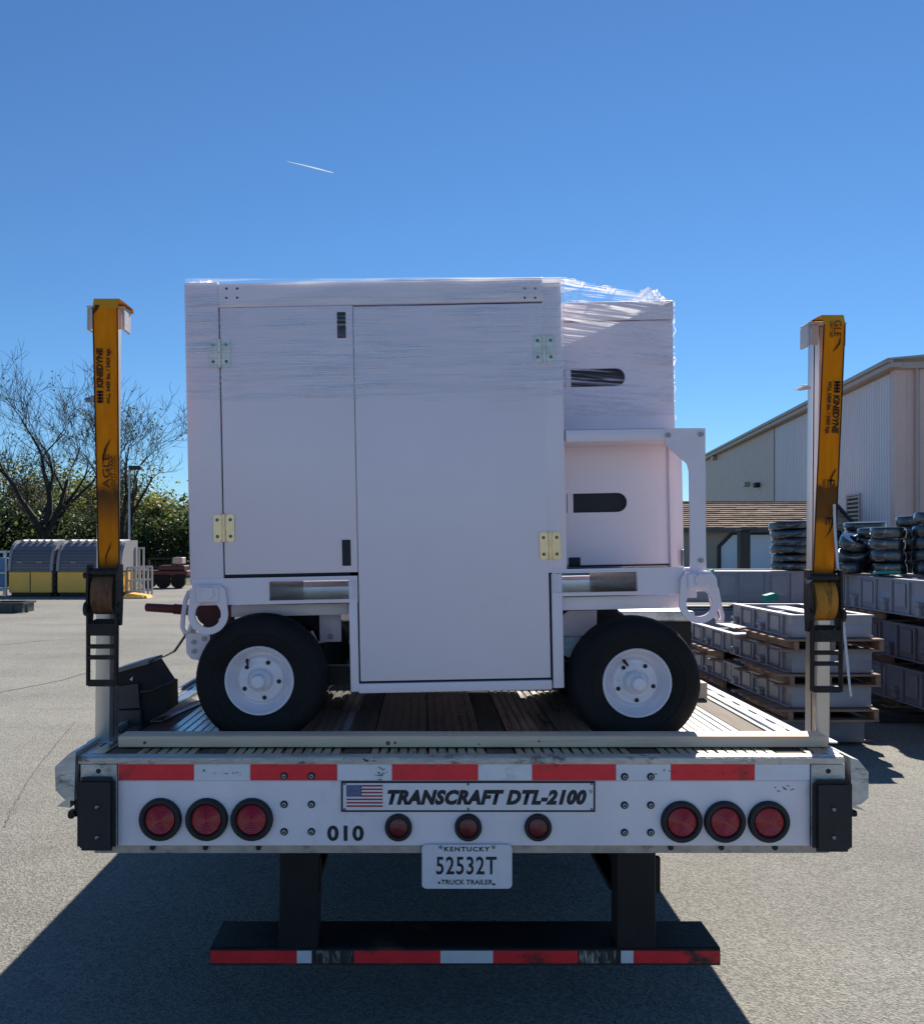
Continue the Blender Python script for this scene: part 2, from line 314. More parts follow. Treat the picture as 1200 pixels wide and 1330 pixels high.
crack([G(0, 838), G(60, 832), G(118, 828)], .02)

# ------------------------------------------------------------------ flatbed trailer
Y0 = 2.90; DZ = WZ(983, Y0)
tr = thing('flatbed_trailer', 'aluminium flatbed trailer with striped tail and round red lights, carrying the white cart', 'trailer', (0.12, Y0, 0))
TO = tuple(tr.location)
def T(): return MB(TO)
XL, XR = WX(98, Y0), WX(1100, Y0)
TL = 11.0
# deck planks: aluminium planks with ribs between strips of wood
woods = [(1.184, 1.275), (.70, .79), (.216, .307), (-.267, -.177), (-.75, -.66), (-1.055, -.955)]
edges = [(1.278, 1.306), (.987, 1.181), (.793, .984), (.503, .697), (.310, .500), (.02, .213), (-.174, .017), (-.464, -.270), (-.657, -.467), (-.952, -.753)]
YD0 = 2.935; YU = 4.52
for (a, b) in woods:
    T().box(a, b, YD0, YU + .02, DZ - .035, DZ - .003, .002).build('wood_plank', M_deckwood, tr)
for (a, b) in edges:
    n = max(1, round((b - a) / .032)); w = (b - a) / n; poly = [(a, DZ - .03)]
    for i in range(n):
        x = a + i * w
        poly += [(x, DZ - .005), (x + .0025, DZ), (x + w - .0065, DZ), (x + w - .004, DZ - .006), (x + w - .0002, DZ - .006)]
    poly += [(b, DZ - .03)]
    T().prism(poly, YD0, YU + .02).build('deck_plank', M_deckalu, tr)
T().box(XL + .03, XR - .03, YD0 + .02, TL, DZ - .06, DZ - .037).build('deck_underlay', M_dark, tr)
# side rails with stake pockets
for sgn, xa, xb in ((-1, WX(98, Y0), -1.058), (1, 1.309, WX(1100, Y0))):
    mb = T(); y = YD0
    xi0, xi1 = xa + .028, xb - .045
    if sgn > 0: xi0, xi1 = xa + .045, xb - .028
    mb.box(xa, xi0, YD0, TL, DZ - .13, DZ + .002, .003)
    mb.box(xi1, xb, YD0, TL, DZ - .13, DZ + .002, .003)
    while y < TL:
        mb.box(xi0, xi1, y, min(y + .10, TL), DZ - .12, DZ + .0005); y += .19
    mb.build('side_rail', M_deckalu, tr)
# chamfered outer rub rails
lp = [(WX(99, Y0), WZ(977, Y0)), (WX(90, Y0), WZ(979, Y0)), (WX(72, Y0), WZ(996, Y0)), (WX(73, Y0), WZ(1026, Y0)), (WX(84, Y0), WZ(1038, Y0)), (WX(97, Y0), WZ(1040, Y0))]
T().prism(lp, Y0 - .005, TL).build('rub_rail', M_capalu, tr)
rp = [(WX(1104, Y0), WZ(984, Y0)), (WX(1114, Y0), WZ(987, Y0)), (WX(1127, Y0), WZ(1003, Y0)), (WX(1127, Y0), WZ(1036, Y0)), (WX(1118, Y0), WZ(1044, Y0)), (WX(1105, Y0), WZ(1047, Y0))]
T().prism(rp, Y0 - .005, TL).build('rub_rail', M_capalu, tr)
for (u0, u1, s) in ((76, 88, -1), (1112, 1126, 1)):
    mb = T()
    if s < 0: mb.prism([(WX(70, Y0), WZ(1050, Y0)), (WX(88, Y0), WZ(1039, Y0)), (WX(88, Y0), WZ(1052, Y0))], Y0 + .02, Y0 + .06)
    else: mb.prism([(WX(1128, Y0), WZ(1056, Y0)), (WX(1110, Y0), WZ(1045, Y0)), (WX(1110, Y0), WZ(1052, Y0))], Y0 + .02, Y0 + .06)
    mb.build('rail_lip', M_alu, tr)
for (u0, u1) in ((86, 104), (1101, 1118)):
    mb = T(); c = (u0 + u1) / 2
    mb.box(WX(c - 4, Y0), WX(c + 4, Y0), Y0 + .03, Y0 + .07, WZ(1062, Y0), WZ(1040, Y0), .004)
    mb.box(WX(u0 - 4, Y0), WX(u1 + 3, Y0), Y0 + .035, Y0 + .065, WZ(1066, Y0), WZ(1058, Y0), .004)
    mb.cyl((WX(c - 6, Y0), Y0 + .02, WZ(1062, Y0)), (WX(c - 6, Y0), Y0 + .09, WZ(1062, Y0)), .012, n=10)
    mb.build('winch_slider', M_black, tr)
# tail sill
x0, x1 = WX(153, Y0), WX(1052, Y0)
sill = T().box(x0, x1, Y0, Y0 + .03, WZ(1099, Y0), WZ(1014.5, Y0), .002).build('rear_sill', M_panel, tr)
T().box(x0, x1, Y0 + .002, Y0 + .03, WZ(1014.3, Y0), WZ(992, Y0)).build('tape_backing', M_panel, tr)
T().prism([(Y0 - .006, WZ(991.8, Y0)), (Y0 - .008, WZ(984.5, Y0)), (Y0 - .002, DZ + .001), (Y0 + .034, DZ + .001), (Y0 + .034, WZ(991.8, Y0))], XL + .012, XR - .012, 'X').build('deck_end_cap', M_capalu, tr)
tapes = [(153.5, 252, 'r'), (252, 325, 'w'), (325, 438, 'r'), (438, 509, 'w'), (509, 621, 'r'), (621, 691, 'w'), (691, 800, 'r'), (800, 871, 'w'), (871, 980, 'r'), (980, 1051, 'w')]
for a, b, c in tapes:
    T().box(WX(a + .3, Y0), WX(b - .3, Y0), Y0 - .0008, Y0 + .0015, WZ(1013.8, Y0), WZ(993, Y0)).build('reflective_tape', M_red if c == 'r' else M_wtape, sill)
# bottom lip
T().prism([(Y0 + .012, WZ(1099.5, Y0)), (Y0 + .012, WZ(1110, Y0)), (Y0 + .12, WZ(1110, Y0)), (Y0 + .12, WZ(1099.5, Y0))], WX(121, Y0), WX(1079, Y0), 'X').build('bottom_lip', M_rustlip, tr)
lipbolt = MB().cyl((0, -.004, 0), (0, .012, 0), .009, n=8).mesh('lip_bolt', M_dark)
for u in (197, 266, 335, 872, 938, 1008): link('lip_bolt', lipbolt, tr, None, Vector((WX(u, Y0), Y0 + .010, WZ(1102.5, Y0))) - Vector(TO))
# corner plates and rubber bumpers
for (a, b) in ((105, 152, ), (1053, 1097)):
    mb = T().box(WX(a, Y0), WX(b, Y0), Y0 - .004, Y0 + .05, WZ(1101, Y0), WZ(992.4, Y0), .002)
    mb.build('corner_plate', M_capalu, tr)
    c = (a + b) / 2
    mb = T(); mb.cyl((WX(c, Y0), Y0 - .0055, WZ(1001.5, Y0)), (WX(c, Y0), Y0 - .003, WZ(1001.5, Y0)), .008, n=12)
    mb.build('plate_hole', M_dark, tr)
for (a, b, va, vb) in ((104, 153.5, 1007.5, 1102), (1051.5, 1102, 1011, 1103.5)):
    bmz = bmesh.new(); bmesh.ops.create_cube(bmz, size=1)
    for v in bmz.verts: v.co = Vector((WX((a + b) / 2, Y0) + v.co.x * (WX(b, Y0) - WX(a, Y0)), Y0 - .021 + v.co.y * .032, WZ((va + vb) / 2, Y0) + v.co.z * (WZ(va, Y0) - WZ(vb, Y0))))
    bmesh.ops.bevel(bmz, geom=list(bmz.edges), offset=.013, segments=4, affect='EDGES')
    bmz.verts.index_update(); mb = T().add([v.co.copy() for v in bmz.verts], [[v.index for v in f.verts] for f in bmz.faces]); bmz.free()
    bp_ = mb.build('dock_bumper', M_rubber, tr, True)
    c = (a + b) / 2 + (3 if a < 500 else -1)
    for vv in ((1044, 1083) if a < 500 else (1047, 1083)):
        T().lathe([(-.010, .0), (-.009, .006), (-.004, .0095), (.002, .010)], (WX(c, Y0), Y0 - .034, WZ(vv, Y0)), n=12).build('bumper_bolt', M_steel, bp_, True)
# lights
ring_m = MB().lathe([(.02, .066), (-.012, .066), (-.018, .062), (-.018, .052), (-.010, .047), (-.006, .046)], (0, 0, 0), n=36, caps=False).mesh('light_grommet', M_rubber, True)
lens_prof = [(-.004, .047), (-.012, .0455)] + [(-.0125 - .005 * (1 - (r_ / .0455) ** 2) - (.0013 if i_ % 2 else 0), r_) for i_, r_ in enumerate([.0445 - .0027 * k for k in range(16)])] + [(-.0178, 0)]
lens_m = MB().lathe(lens_prof, (0, 0, 0), n=36).mesh('light_lens', M_lens, True)
for u, v, r in ((209, 1064, 27.5), (269, 1064, 27.5), (327.5, 1064, 27.5), (884.5, 1067, 26.8), (940.5, 1067, 26.8), (997.5, 1067, 26.8)):
    s = r / F * Y0 / .066
    o = link('tail_light', ring_m, tr, None, Vector((WX(u, Y0), Y0, WZ(v, Y0))) - Vector(TO)); o.scale = (s, 1, s)
    l = link('light_lens', lens_m, o)
ring2 = MB().lathe([(.02, .0445), (-.010, .0445), (-.014, .041), (-.014, .034), (-.008, .0315), (-.004, .031)], (0, 0, 0), n=32, caps=False).mesh('marker_grommet', M_rubber, True)
lens2 = MB().lathe([(-.003, .032), (-.009, .030), (-.012, .022), (-.013, 0)], (0, 0, 0), n=32).mesh('marker_lens', mat('dim_red_lens', (0.14, 0.005, 0.012), 0.15, 0, 0.3, 60, bump=0.25, bscale=400, coat=0.5), True)
for u in (517.5, 608, 698.5):
    o = link('marker_light', ring2, tr, None, Vector((WX(u, Y0), Y0, WZ(1074.5, Y0))) - Vector(TO)); link('marker_lens', lens2, o)
# sill bolts
mb = MB().lathe([(.001, .0125), (-.0012, .0125), (-.0014, .006)], (0, 0, 0), n=16, mi=1); mb.cyl((0, -.001, 0), (0, -.008, 0), .0072, n=6); mb.cyl((0, -.0075, 0), (0, -.011, 0), .0036, n=8, mi=1)  # dark ring: the shading outline of the bolts put into colour
bolt_m = mb.mesh('sill_bolt', [M_cap, M_dark])
for u in (369, 404.5, 811, 845):
    for v in (1008, 1045, 1080.5):
        dv = 0 if u < 500 else 1
        link('sill_bolt', bolt_m, tr, None, Vector((WX(u, Y0), Y0 - (.001 if v > 1010 else .0015), WZ(v + dv, Y0))) - Vector(TO))
for u, v in ((265, 1001), (515, 997), (522, 1003), (492, 1004), (560, 996), (712, 998)):
    T().lathe([(0, .004), (-.003, .003), (-.004, 0)], (WX(u, Y0), Y0 - .001, WZ(v, Y0)), n=8).build('rivet', M_steel, tr)
M_scuff = mat('black_scuff', (0.05, 0.05, 0.055), 0.7, 0, 0.3, 40)
rs_ = random.Random(4)
for (u, v, w_, h_, n_) in ((497, 998, 12, 18, 16), (722, 992, 14, 9, 12), (1016, 1024, 16, 8, 6), (470, 988, 30, 6, 10), (300, 1003, 30, 5, 6), (860, 1003, 24, 6, 6), (930, 1004, 40, 4, 5)):
    mb = T()
    for k in range(n_):
        cu, cv = u + rs_.gauss(0, w_ * .4), v + rs_.gauss(0, h_ * .4); a_ = rs_.uniform(-.6, .6); l_ = rs_.uniform(.8, 3.2); t_ = rs_.uniform(.25, .7)
        if not 993.5 < cv < 1060 and not 985 < cv < 990.5: continue
        yq = Y0 - .0022 if cv > 992 else Y0 - .0088
        q = [(WX(cu + dx * math.cos(a_) - dy * math.sin(a_), yq), yq, WZ(cv + dx * math.sin(a_) + dy * math.cos(a_), yq)) for dx, dy in ((-l_, -t_ * .4), (0, -t_), (l_, -t_ * .2), (l_ * .8, t_ * .6), (0, t_), (-l_ * .9, t_ * .5))]
        mb.add(q, [[0, 1, 2, 3, 4, 5]])
    if mb.v: o_ = mb.build('scuff_marks', M_scuff, sill); o_['kind'] = 'stuff'
# name plate
YN = Y0 - .003
npl = T().box(WX(443, YN), WX(773, YN), YN, Y0 - .0002, WZ(1055, YN), WZ(1015, YN)).build('name_plate', M_ink, tr)
T().box(WX(445.5, YN), WX(770.5, YN), YN - .001, YN + .001, WZ(1052.5, YN), WZ(1017.5, YN)).build('plate_face', M_plate, npl)
YF = YN - .0018
mb = T(); fx0, fx1, fz0, fz1 = WX(450, YF), WX(497, YF), WZ(1048.5, YF), WZ(1020, YF)
for i in range(13):
    za = fz1 - (fz1 - fz0) * i / 13; zb = fz1 - (fz1 - fz0) * (i + 1) / 13
    xa = fx0 + (fx1 - fx0) * .42 if i < 7 else fx0
    mb.add([(xa, YF, zb), (fx1, YF, zb), (fx1, YF, za), (xa, YF, za)], [[0, 1, 2, 3]], 0 if i % 2 == 0 else 1)
cx1 = fx0 + (fx1 - fx0) * .42; cz0 = fz1 - (fz1 - fz0) * 7 / 13
mb.add([(fx0, YF, cz0), (cx1, YF, cz0), (cx1, YF, fz1), (fx0, YF, fz1)], [[0, 1, 2, 3]], 2)
for r_ in range(9):
    for c_ in range(6 if r_ % 2 == 0 else 5):
        sx = fx0 + (cx1 - fx0) * ((c_ + .5) / 6 if r_ % 2 == 0 else (c_ + 1) / 6); sz = cz0 + (fz1 - cz0) * (r_ + .5) / 9
        pts = []
        for k in range(10):
            rr = .0021 if k % 2 == 0 else .0009; t = R(90 + 36 * k); pts.append((sx + rr * math.cos(t), YF - .0006, sz + rr * math.sin(t)))
        mb.add(pts, [list(range(10))], 1)
mb.build('flag', [M_flagred, M_plate, M_navy], npl)
def letters(txt, u0, u1, v0, v1, Y, m, parent, origin, bold=0, shear=0, spacing=1.0, name='lettering'):
    me = text_mesh(txt, WX(u1, Y) - WX(u0, Y), WZ(v0, Y) - WZ(v1, Y), bold, shear, spacing=spacing); me.materials.append(m)
    return link(name, me, parent, None, Vector((WX((u0 + u1) / 2, Y), Y, WZ((v0 + v1) / 2, Y))) - Vector(origin))
letters('TRANSCRAFT DTL-2100', 503, 762, 1026, 1046, YF, M_ink, npl, TO, .062, .28, 1.09)
letters('®', 765, 769.5, 1026, 1031, YF, M_ink, npl, TO)
for u, v in ((447.5, 1018.5), (447.5, 1051.5), (768.5, 1018.5), (768.5, 1051.5), (608, 1019), (608, 1051)):
    T().lathe([(0, .0045), (-.002, .0035), (-.003, 0)], (WX(u, YF), YF + .0006, WZ(v, YF)), n=10).build('plate_rivet', M_steel, npl)
letters('010', 425, 472.5, 1072.5, 1093, Y0 - .0015, M_ink, tr, TO, .035, 0, 1.12)
# number plate
YP = Y0 - .012
lic = T().prism(rrect(WX(548, YP), WX(665, YP), WZ(1154.5, YP), WZ(1097.5, YP), .014), YP, YP + .0016).build('number_plate', M_plate, tr)
lic_rim = T().ring(rrect(WX(548, YP), WX(665, YP), WZ(1154.5, YP), WZ(1097.5, YP), .014), rrect(WX(549.8, YP), WX(663.2, YP), WZ(1153, YP), WZ(1098.7, YP), .012), YP - .0014, YP - .0001).build('plate_rim', M_plate, lic)
YPL = YP - .0012
letters('KENTUCKY', 577, 636, 1100.2, 1106.4, YPL, M_ink, lic, TO, .03, 0, 1.25)
letters('52532T', 566.5, 645, 1113, 1136.5, YPL, M_ink, lic, TO, .016, 0, 1.12)
letters('TRUCK TRAILER', 573, 640, 1143, 1149.5, YPL, M_ink, lic, TO, .02, 0, 1.05)
for u, v in ((572.5, 1100.5), (641, 1100.5), (570.5, 1147), (641.5, 1149)):
    T().lathe([(0, .0062 if v < 1120 else .004), (-.004, .005 if v < 1120 else .003), (-.005, 0)], (WX(u, YP), YPL + .001, WZ(v, YP)), n=10).build('plate_screw', M_steel if v < 1120 else M_ink, lic)
# under-ride guard
YB = 2.96
for (a, b) in ((362, 413), (801, 852)):
    mb = T().box(WX(a, YB), WX(b, YB), YB, YB + .09, WZ(1236, YB), WZ(1100, YB) + .012, .004)
    mb.box(WX(b, YB) - .004, WX(b + (9 if a > 500 else 3), YB), YB + .03, YB + .05, WZ(1165, YB), WZ(1118, YB), .003)
    mb.build('guard_strut', M_black, tr)
gb = T().prism([(YB - .004, WZ(1253.5, YB)), (YB - .004, WZ(1232.5, YB)), (YB + .005, WZ(1231, YB)), (YB + .20, WZ(1197, YB + .2)), (YB + .21, WZ(1205, YB + .2)), (YB + .21, WZ(1253, YB))], WX(273, YB), WX(935, YB), 'X').build('under_ride_guard', M_bumper, tr)
gt = [(274, 386, M_redworn), (386, 405, M_wworn), (411, 458, M_peel), (460, 572, M_redworn), (572, 640, M_wworn), (640, 750, M_redworn), (752, 800, M_peel), (806, 822, M_wworn), (822, 934, M_redworn)]
for a, b, m_ in gt:
    T().box(WX(a, YB), WX(b, YB), YB - .006, YB - .0042, WZ(1250.5, YB), WZ(1234.5, YB)).build('worn_tape', m_, gb)
# step up to the front deck
YU = 4.52; ZU = WZ(794.5, YU)
T().box(XL, XR, YU, YU + .5, ZU - .05, ZU, .006).build('front_deck_edge', M_alu, tr)
T().box(XL + .01, XR - .01, YU + .03, YU + .09, DZ + .001, ZU - .051).build('front_riser', M_black, tr)
T().box(XL, XR, YU + .501, TL, ZU - .12, ZU - .002).build('front_deck', M_deckwood, tr)
# chassis below the deck
mb = T()
for x in (-.42, .70):
    mb.box(x - .06, x + .06, Y0 + .14, TL, .80, .93); mb.box(x - .012, x + .012, Y0 + .14, TL, .50, .80); mb.box(x - .06, x + .06, Y0 + .14, TL, .48, .50)
mb.build('chassis_beam', M_black, tr)
for k in range(12):
    y = Y0 + .32 + k * .62
    T().box(XL + .06, XR - .06, y, y + .06, .81 if k else .60, .90).build('cross_member', M_black, tr)
tw = MB().lathe([(-.11, .27), (-.12, .36), (-.10, .46), (-.06, .49), (.06, .49), (.10, .46), (.12, .36), (.11, .27), (-.11, .27)], (0, 0, 0), 'X', 28).mesh('trailer_wheel', M_tyre, True)
for y in (6.4, 7.7):
    T().cyl((XL + .15, y, .49), (XR - .15, y, .49), .065, n=12).build('axle', M_black, tr)
    for x in (XL + .17, XL + .43, XR - .43, XR - .17): link('trailer_wheel', tw, tr, None, Vector((x, y, .47)) - Vector(TO))

# ------------------------------------------------------------------ wooden plank and blocks lying on the deck
YPK = 3.02
pk = MB((0.1, YPK, DZ)).box(WX(153, YPK), WX(1076, YPK), YPK, YPK + .085, DZ + .002, DZ + .040, .004, seg=2)
pko = pk.build('timber_board', M_pine, None, True, None, (0.1, YPK, DZ)); tag(pko, 'long pale pine board lying across the trailer tail in front of the tyres', 'board')
M_knot = mat('wood_knot', (0.20, 0.11, 0.06), 0.7, 0, 0.3, 60)
kn = MB((0.1, YPK, DZ))
for u, v, r in ((504, 965.5, .008), (513, 965, .005), (188, 965, .006), (700, 963, .004), (622, 967, .003)):
    kn.lathe([(0, r), (-.0006, r * .8), (-.0008, 0)], (WX(u, YPK), YPK, WZ(v, YPK)), n=9)
kn.build('knot', M_knot, pko)
YK = 3.95
b1 = MB((WX(905, YK), YK, DZ)).box(WX(860, YK), WX(919, YK), YK, YK + .09, DZ + .002, DZ + .072, .003).build('timber_block', M_pine, None, False, None, (WX(905, YK), YK, DZ))
tag(b1, 'short pale timber block chocked behind the tyre on the sunlit side of the deck', 'wood block')

# ------------------------------------------------------------------ white wheeled cart
YM = 3.17; ROLL = R(-1.15)
mc = thing('equipment_cart', 'white steel equipment cart with cabinet doors and black tyres, top wrapped in clear film', 'cart', (0.02, 3.7, DZ), (0, ROLL, 0))
MO = Vector(mc.location); Rinv = Euler((0, ROLL, 0)).to_matrix().inverted()
def m(u, v, Y): return Rinv @ (Vector((WX(u, Y), Y, WZ(v, Y))) - MO)
def mrect(u0, u1, v0, v1, Y):
    um, vm = (u0 + u1) / 2, (v0 + v1) / 2
    return m(u0, vm, Y).x, m(u1, vm, Y).x, m(um, v1, Y).z, m(um, v0, Y).z
def mbox(name, u0, u1, v0, v1, Y, dep, mt, parent=None, bev=.003, seg=2, smooth=True):
    a, b, c, d = mrect(u0, u1, v0, v1, Y); y = Y - MO.y
    return MB().box(a, b, y, y + dep, c, d, bev, seg=seg).build(name, mt, parent or mc, smooth)
YBK = 4.35
def shell(name, u0, u1, v0, v1, Y, Yb, mt=None): return mbox(name, u0, u1, v0, v1, Y, Yb - Y, mt or M_white, None, .004)
shell('cabinet_body', 243.5, 733, 365, 748, YM + .024, YBK)
shell('lower_cabinet', 455, 731, 740, 896, YM + .03, 4.34)  # unseen depth drawn out to keep light from under the cart
mbox('gap_shade', 284, 712, 394, 750, YM + .014, .008, M_gapshade, None, 0)  # added black sheets behind the doors: shade of the gaps put in as colour
mbox('gap_shade', 456, 722, 700, 889, YM + .014, .014, M_gapshade, None, 0)
mbox('corner_stile', 243, 286.5, 366.5, 759, YM, .03, M_white)
mbox('top_rail', 282.5, 706, 363.5, 395, YM - .001, .03, M_white, None, .006, 3)
mbox('corner_stile', 707.5, 732.5, 364, 744, YM, .03, M_white)
ld = mbox('cabinet_door', 288.5, 461.3, 397.9, 745, YM, .022, M_white)
rd = mbox('main_door', 463.3, 710.6, 395.6, 883, YM, .022, M_white)
# widen: lower door sits on the L-shaped frame
mbox('lower_frame', 454, 465, 752, 899, YM, .03, M_white)
mbox('lower_frame', 717.5, 731.5, 745, 894, YM, .03, M_white)
mbox('lower_frame', 466, 717, 886, 898.5, YM, .03, M_white)
def slot(u, v, w, h, parent):
    Ys = YM - .0022
    a, b, c, d = mrect(u - w / 2, u + w / 2, v - h / 2, v + h / 2, Ys); y = Ys - MO.y
    MB().ring(rrect(a - .002, b + .002, c - .002, d + .002, .004, 3), rrect(a, b, c, d, .003, 3), y - .0015, y + .003).build('latch_bezel', M_white, parent)
    MB().prism(rrect(a, b, c, d, .003, 3), y, y + .0016).build('latch_slot', M_dark, parent)
slot(443.5, 422, 11.5, 34, ld); slot(450, 718, 11.5, 34, ld)
for us in ((294, 308), (681.5, 695)):
    for u in us:
        for v in (374.5, 386.5):
            q = m(u, v, YM - .001); MB().lathe([(-.0012, 0), (-.0012, .0042), (.0008, .0044)], q, n=10).build('rivet_hole', M_dark, mc)
# hinges
def hinge(u, v, mt, hh=36):
    Yh = YM - .0005; a, b, c, d = mrect(u - 13.5, u + 13.5, v - hh / 2, v + hh / 2, Yh); y = Yh - MO.y; xc = (a + b) / 2
    mb = MB(); mb.prism(rrect(a, xc - .009, c, d, .008, 4), y - .003, y); mb.prism(rrect(xc + .009, b, c, d, .008, 4), y - .003, y)
    mb.box(xc - .009, xc + .009, y - .003, y - .0005, c + .004, d - .004)
    zm = (c + d) / 2
    mb.cyl((xc, y - .005, c), (xc, y - .005, zm - .002), .0068, n=12); mb.cyl((xc, y - .005, zm + .002), (xc, y - .005, d), .0068, n=12)
    h = mb.build('hinge', mt, mc, True)
    for sx in (-1, 1):
        for sz in (-1, 1):
            MB().lathe([(-.0048, 0), (-.0045, .0035), (-.003, .0062), (-.0028, .0078)], (xc + sx * .0235, y, zm + sz * (d - c) * .30), n=12).build('hinge_screw', mat('dark_zinc_screw', (0.16, 0.15, 0.15), .35, .8, .1, 20), h, True)
hinge(285.5, 459, M_hinge2); hinge(291, 686, M_hinge); hinge(706.5, 453, M_hinge2); hinge(714.5, 709, M_hinge)
# rear cabinet on the sunny side
YC = 3.39
shell('tall_cabinet', 732, 875.5, 392, 737, YC + .02, YBK - .02)
def panel_with_slot(name, u0, u1, v0, v1, su0, su1, sv0, sv1, Y, dep):
    """sheet panel with one stadium-shaped hole (square at the left end)"""
    a, b, c, d = mrect(u0, u1, v0, v1, Y); e, f, g_, h = mrect(su0, su1, sv0, sv1, Y); y = Y - MO.y
    r = (h - g_) / 2; zc = (g_ + h) / 2; n = 10
    inner = [(e, h)] + [(f - r + r * math.sin(math.pi * k / n), zc + r * math.cos(math.pi * k / n)) for k in range(n + 1)] + [(e, g_)]
    outer = [(a, d)] + [(b, d + (c - d) * k / n) if 0 < k < n else ((b, d) if k == 0 else (b, c)) for k in range(n + 1)] + [(a, c)]
    o = MB().ring(outer, inner, y, y + dep).build(name, M_white, mc)
    MB().prism([(e - .002, g_ - .002), (f, g_ - .002), (f, h + .002), (e - .002, h + .002)], y + dep + .003, y + dep + .005).build('slot_backing', M_dark, o)
    mb = MB(); mb.box(e + .004, e + .026, y + dep * .6, y + dep + .002, g_, h); mb.build('slot_lining', M_white, o)
    return o
mbox('lid', 730, 875, 391, 415.5, YC - .003, .03, M_white, None, .004)
panel_with_slot('upper_panel', 728, 875, 417.5, 557, 733, 812, 478.5, 502, YC, .012)
panel_with_slot('inner_panel', 728, 868, 571, 733, 736, 814.5, 640.5, 665.5, YC, .012)
mbox('latch_notch', 738.5, 754, 724, 736, YC - .002, .006, M_dark, None, .002)
mbox('sill_gap', 740, 869, 733.6, 735.6, YC - .002, .006, M_dark, None, 0)
mbox('side_column', 869.5, 887, 571, 737, YC - .02, .2, M_white)
# shelf frame with post and gusset
mbox('shelf', 734, 893, 558, 572, YM + .012, .24, M_white)
mbox('shelf_rail', 735, 868, 557.5, 572.5, YM, .012, M_white, None, .002)
YG = YM - .002
pts = [(866, 556), (916, 556), (917, 740), (897, 740), (895.5, 612), (893, 602), (884, 594), (864, 577), (864, 557)]
poly = [(m(u, v, YG).x, m(u, v, YG).z) for u, v in pts]
gus = MB().prism(poly, YG - MO.y, YG - MO.y + .012).build('corner_post', M_white, mc)
mbox('post_flange', 906, 916, 572, 739, YM + .0105, .05, M_white, None, .002)
hexb = mat('painted_bolt', (0.36, 0.32, 0.35), .4, .3, .1, 20)
for u, v in ((867.5, 565), (910, 564), (910, 728)):
    q = m(u, v, YG); MB().cyl(q, q + Vector((0, -.007, 0)), .0095, n=6).build('post_bolt', hexb, gus)
mbox('latch_pin', 886, 889, 714, 735, YC - .05, .02, M_steel)
# base beams with fork pockets
def beam(u0, u1, v0, v1, pu0, pu1, pv0, pv1):
    a, b, c, d = mrect(u0, u1, v0, v1, YM); e, f, g_, h = mrect(pu0, pu1, pv0, pv1, YM); y = YM - MO.y
    outer = [(a, d), (e, d), (f, d), (b, d), (b, c), (f, c), (e, c), (a, c)]
    inner = [(e, h), (e + (f - e) * .33, h), (e + (f - e) * .66, h), (f, h), (f, g_), (e + (f - e) * .66, g_), (e + (f - e) * .33, g_), (e, g_)]
    o = MB().ring(outer, inner, y - .004, y + .012).build('base_beam', M_white, mc)
    MB().ring([(e - .004, h + .004), (f + .004, h + .004), (f + .004, g_ - .004), (e - .004, g_ - .004)], [(e, h), (f, h), (f, g_), (e, g_)], y - .009, y - .0045).build('pocket_rim', M_white, o)
    MB().ring([(e - .003, h + .003), (f + .003, h + .003), (f + .003, g_ - .003), (e - .003, g_ - .003)], [(e, h), (f, h), (f, g_), (e, g_)], y + .0125, y + .9).build('fork_pocket', M_galv, o)
    return o
beam(250, 464.5, 750, 784.5, 350, 461, 754, 779)
beam(717.5, 888, 738, 773, 721, 827, 743.5, 769)
mbox('base_side', 889, 914, 737, 768, YM, .04, M_white)
mbox('lower_beam', 730, 882, 774, 791.5, YM + .03, .06, M_white)
mbox('lower_beam', 300, 452, 785, 800, YM + .14, .06, M_white)
# base frame under the body
mbox('base_frame', 262, 905, 752, 783, YM + 1.05, .08, M_white)
# lifting eyes
def eye(u, v, vt, vh, lean):
    Ye = YM - .012; c_ = m(u, vh, Ye); r1 = 26 / F * Ye; r2 = 17 / F * Ye; n = 28
    top = m(u, vt, Ye).z; hw = 22 / F * Ye
    out = []; inn = []
    for k in range(n):
        t = 2 * math.pi * k / n; ct, st = math.cos(t), math.sin(t)
        inn.append((c_.x + r2 * ct, c_.z + r2 * st))
        if st <= 0: out.append((c_.x + r1 * ct, c_.z + r1 * st))
        else:
            k2 = max(abs(ct) / (r1), st / (top - c_.z)); px, pz = ct / k2, st / k2
            px *= 1 - (1 - hw / r1) * (pz / (top - c_.z)); out.append((c_.x + px, c_.z + pz))
    y = Ye - MO.y
    o = MB().ring(out, inn, y - .012, y).build('lifting_eye', M_white, mc, True)
    MB().box(c_.x - 15 / F * Ye, c_.x + 15 / F * Ye, y - .020, y - .0122, top - .062, top - .004, .004).build('eye_pad', M_white, o)
    MB().cyl((c_.x + .004, y - .028, top - .028), (c_.x + .004, y - .014, top - .028), .024, n=6).build('eye_bolt', M_white, o)
    MB().cyl((c_.x, y - .016, top - .055), (c_.x, y - .004, top - .055), .006, n=6).build('eye_nut', M_hinge, o)
eye(271, 0, 760, 798, 0); eye(907, 0, 743, 783.5, 0)
def loop(us, vs_, r, Y):
    q = [m(u, v, Y) for u, v in zip(us, vs_)]
    MB().tube(q + [q[0]], r, 8).build('lifting_strap', M_white, mc, True)
loop([246, 241, 238, 237, 240, 246, 250, 252, 251, 250], [768, 780, 800, 815, 822, 820, 808, 792, 778, 769], .009, 3.2)
loop([923, 930, 934, 938, 938, 932, 927, 924, 921], [757, 765, 785, 800, 806, 806, 795, 780, 765], .009, 3.19)
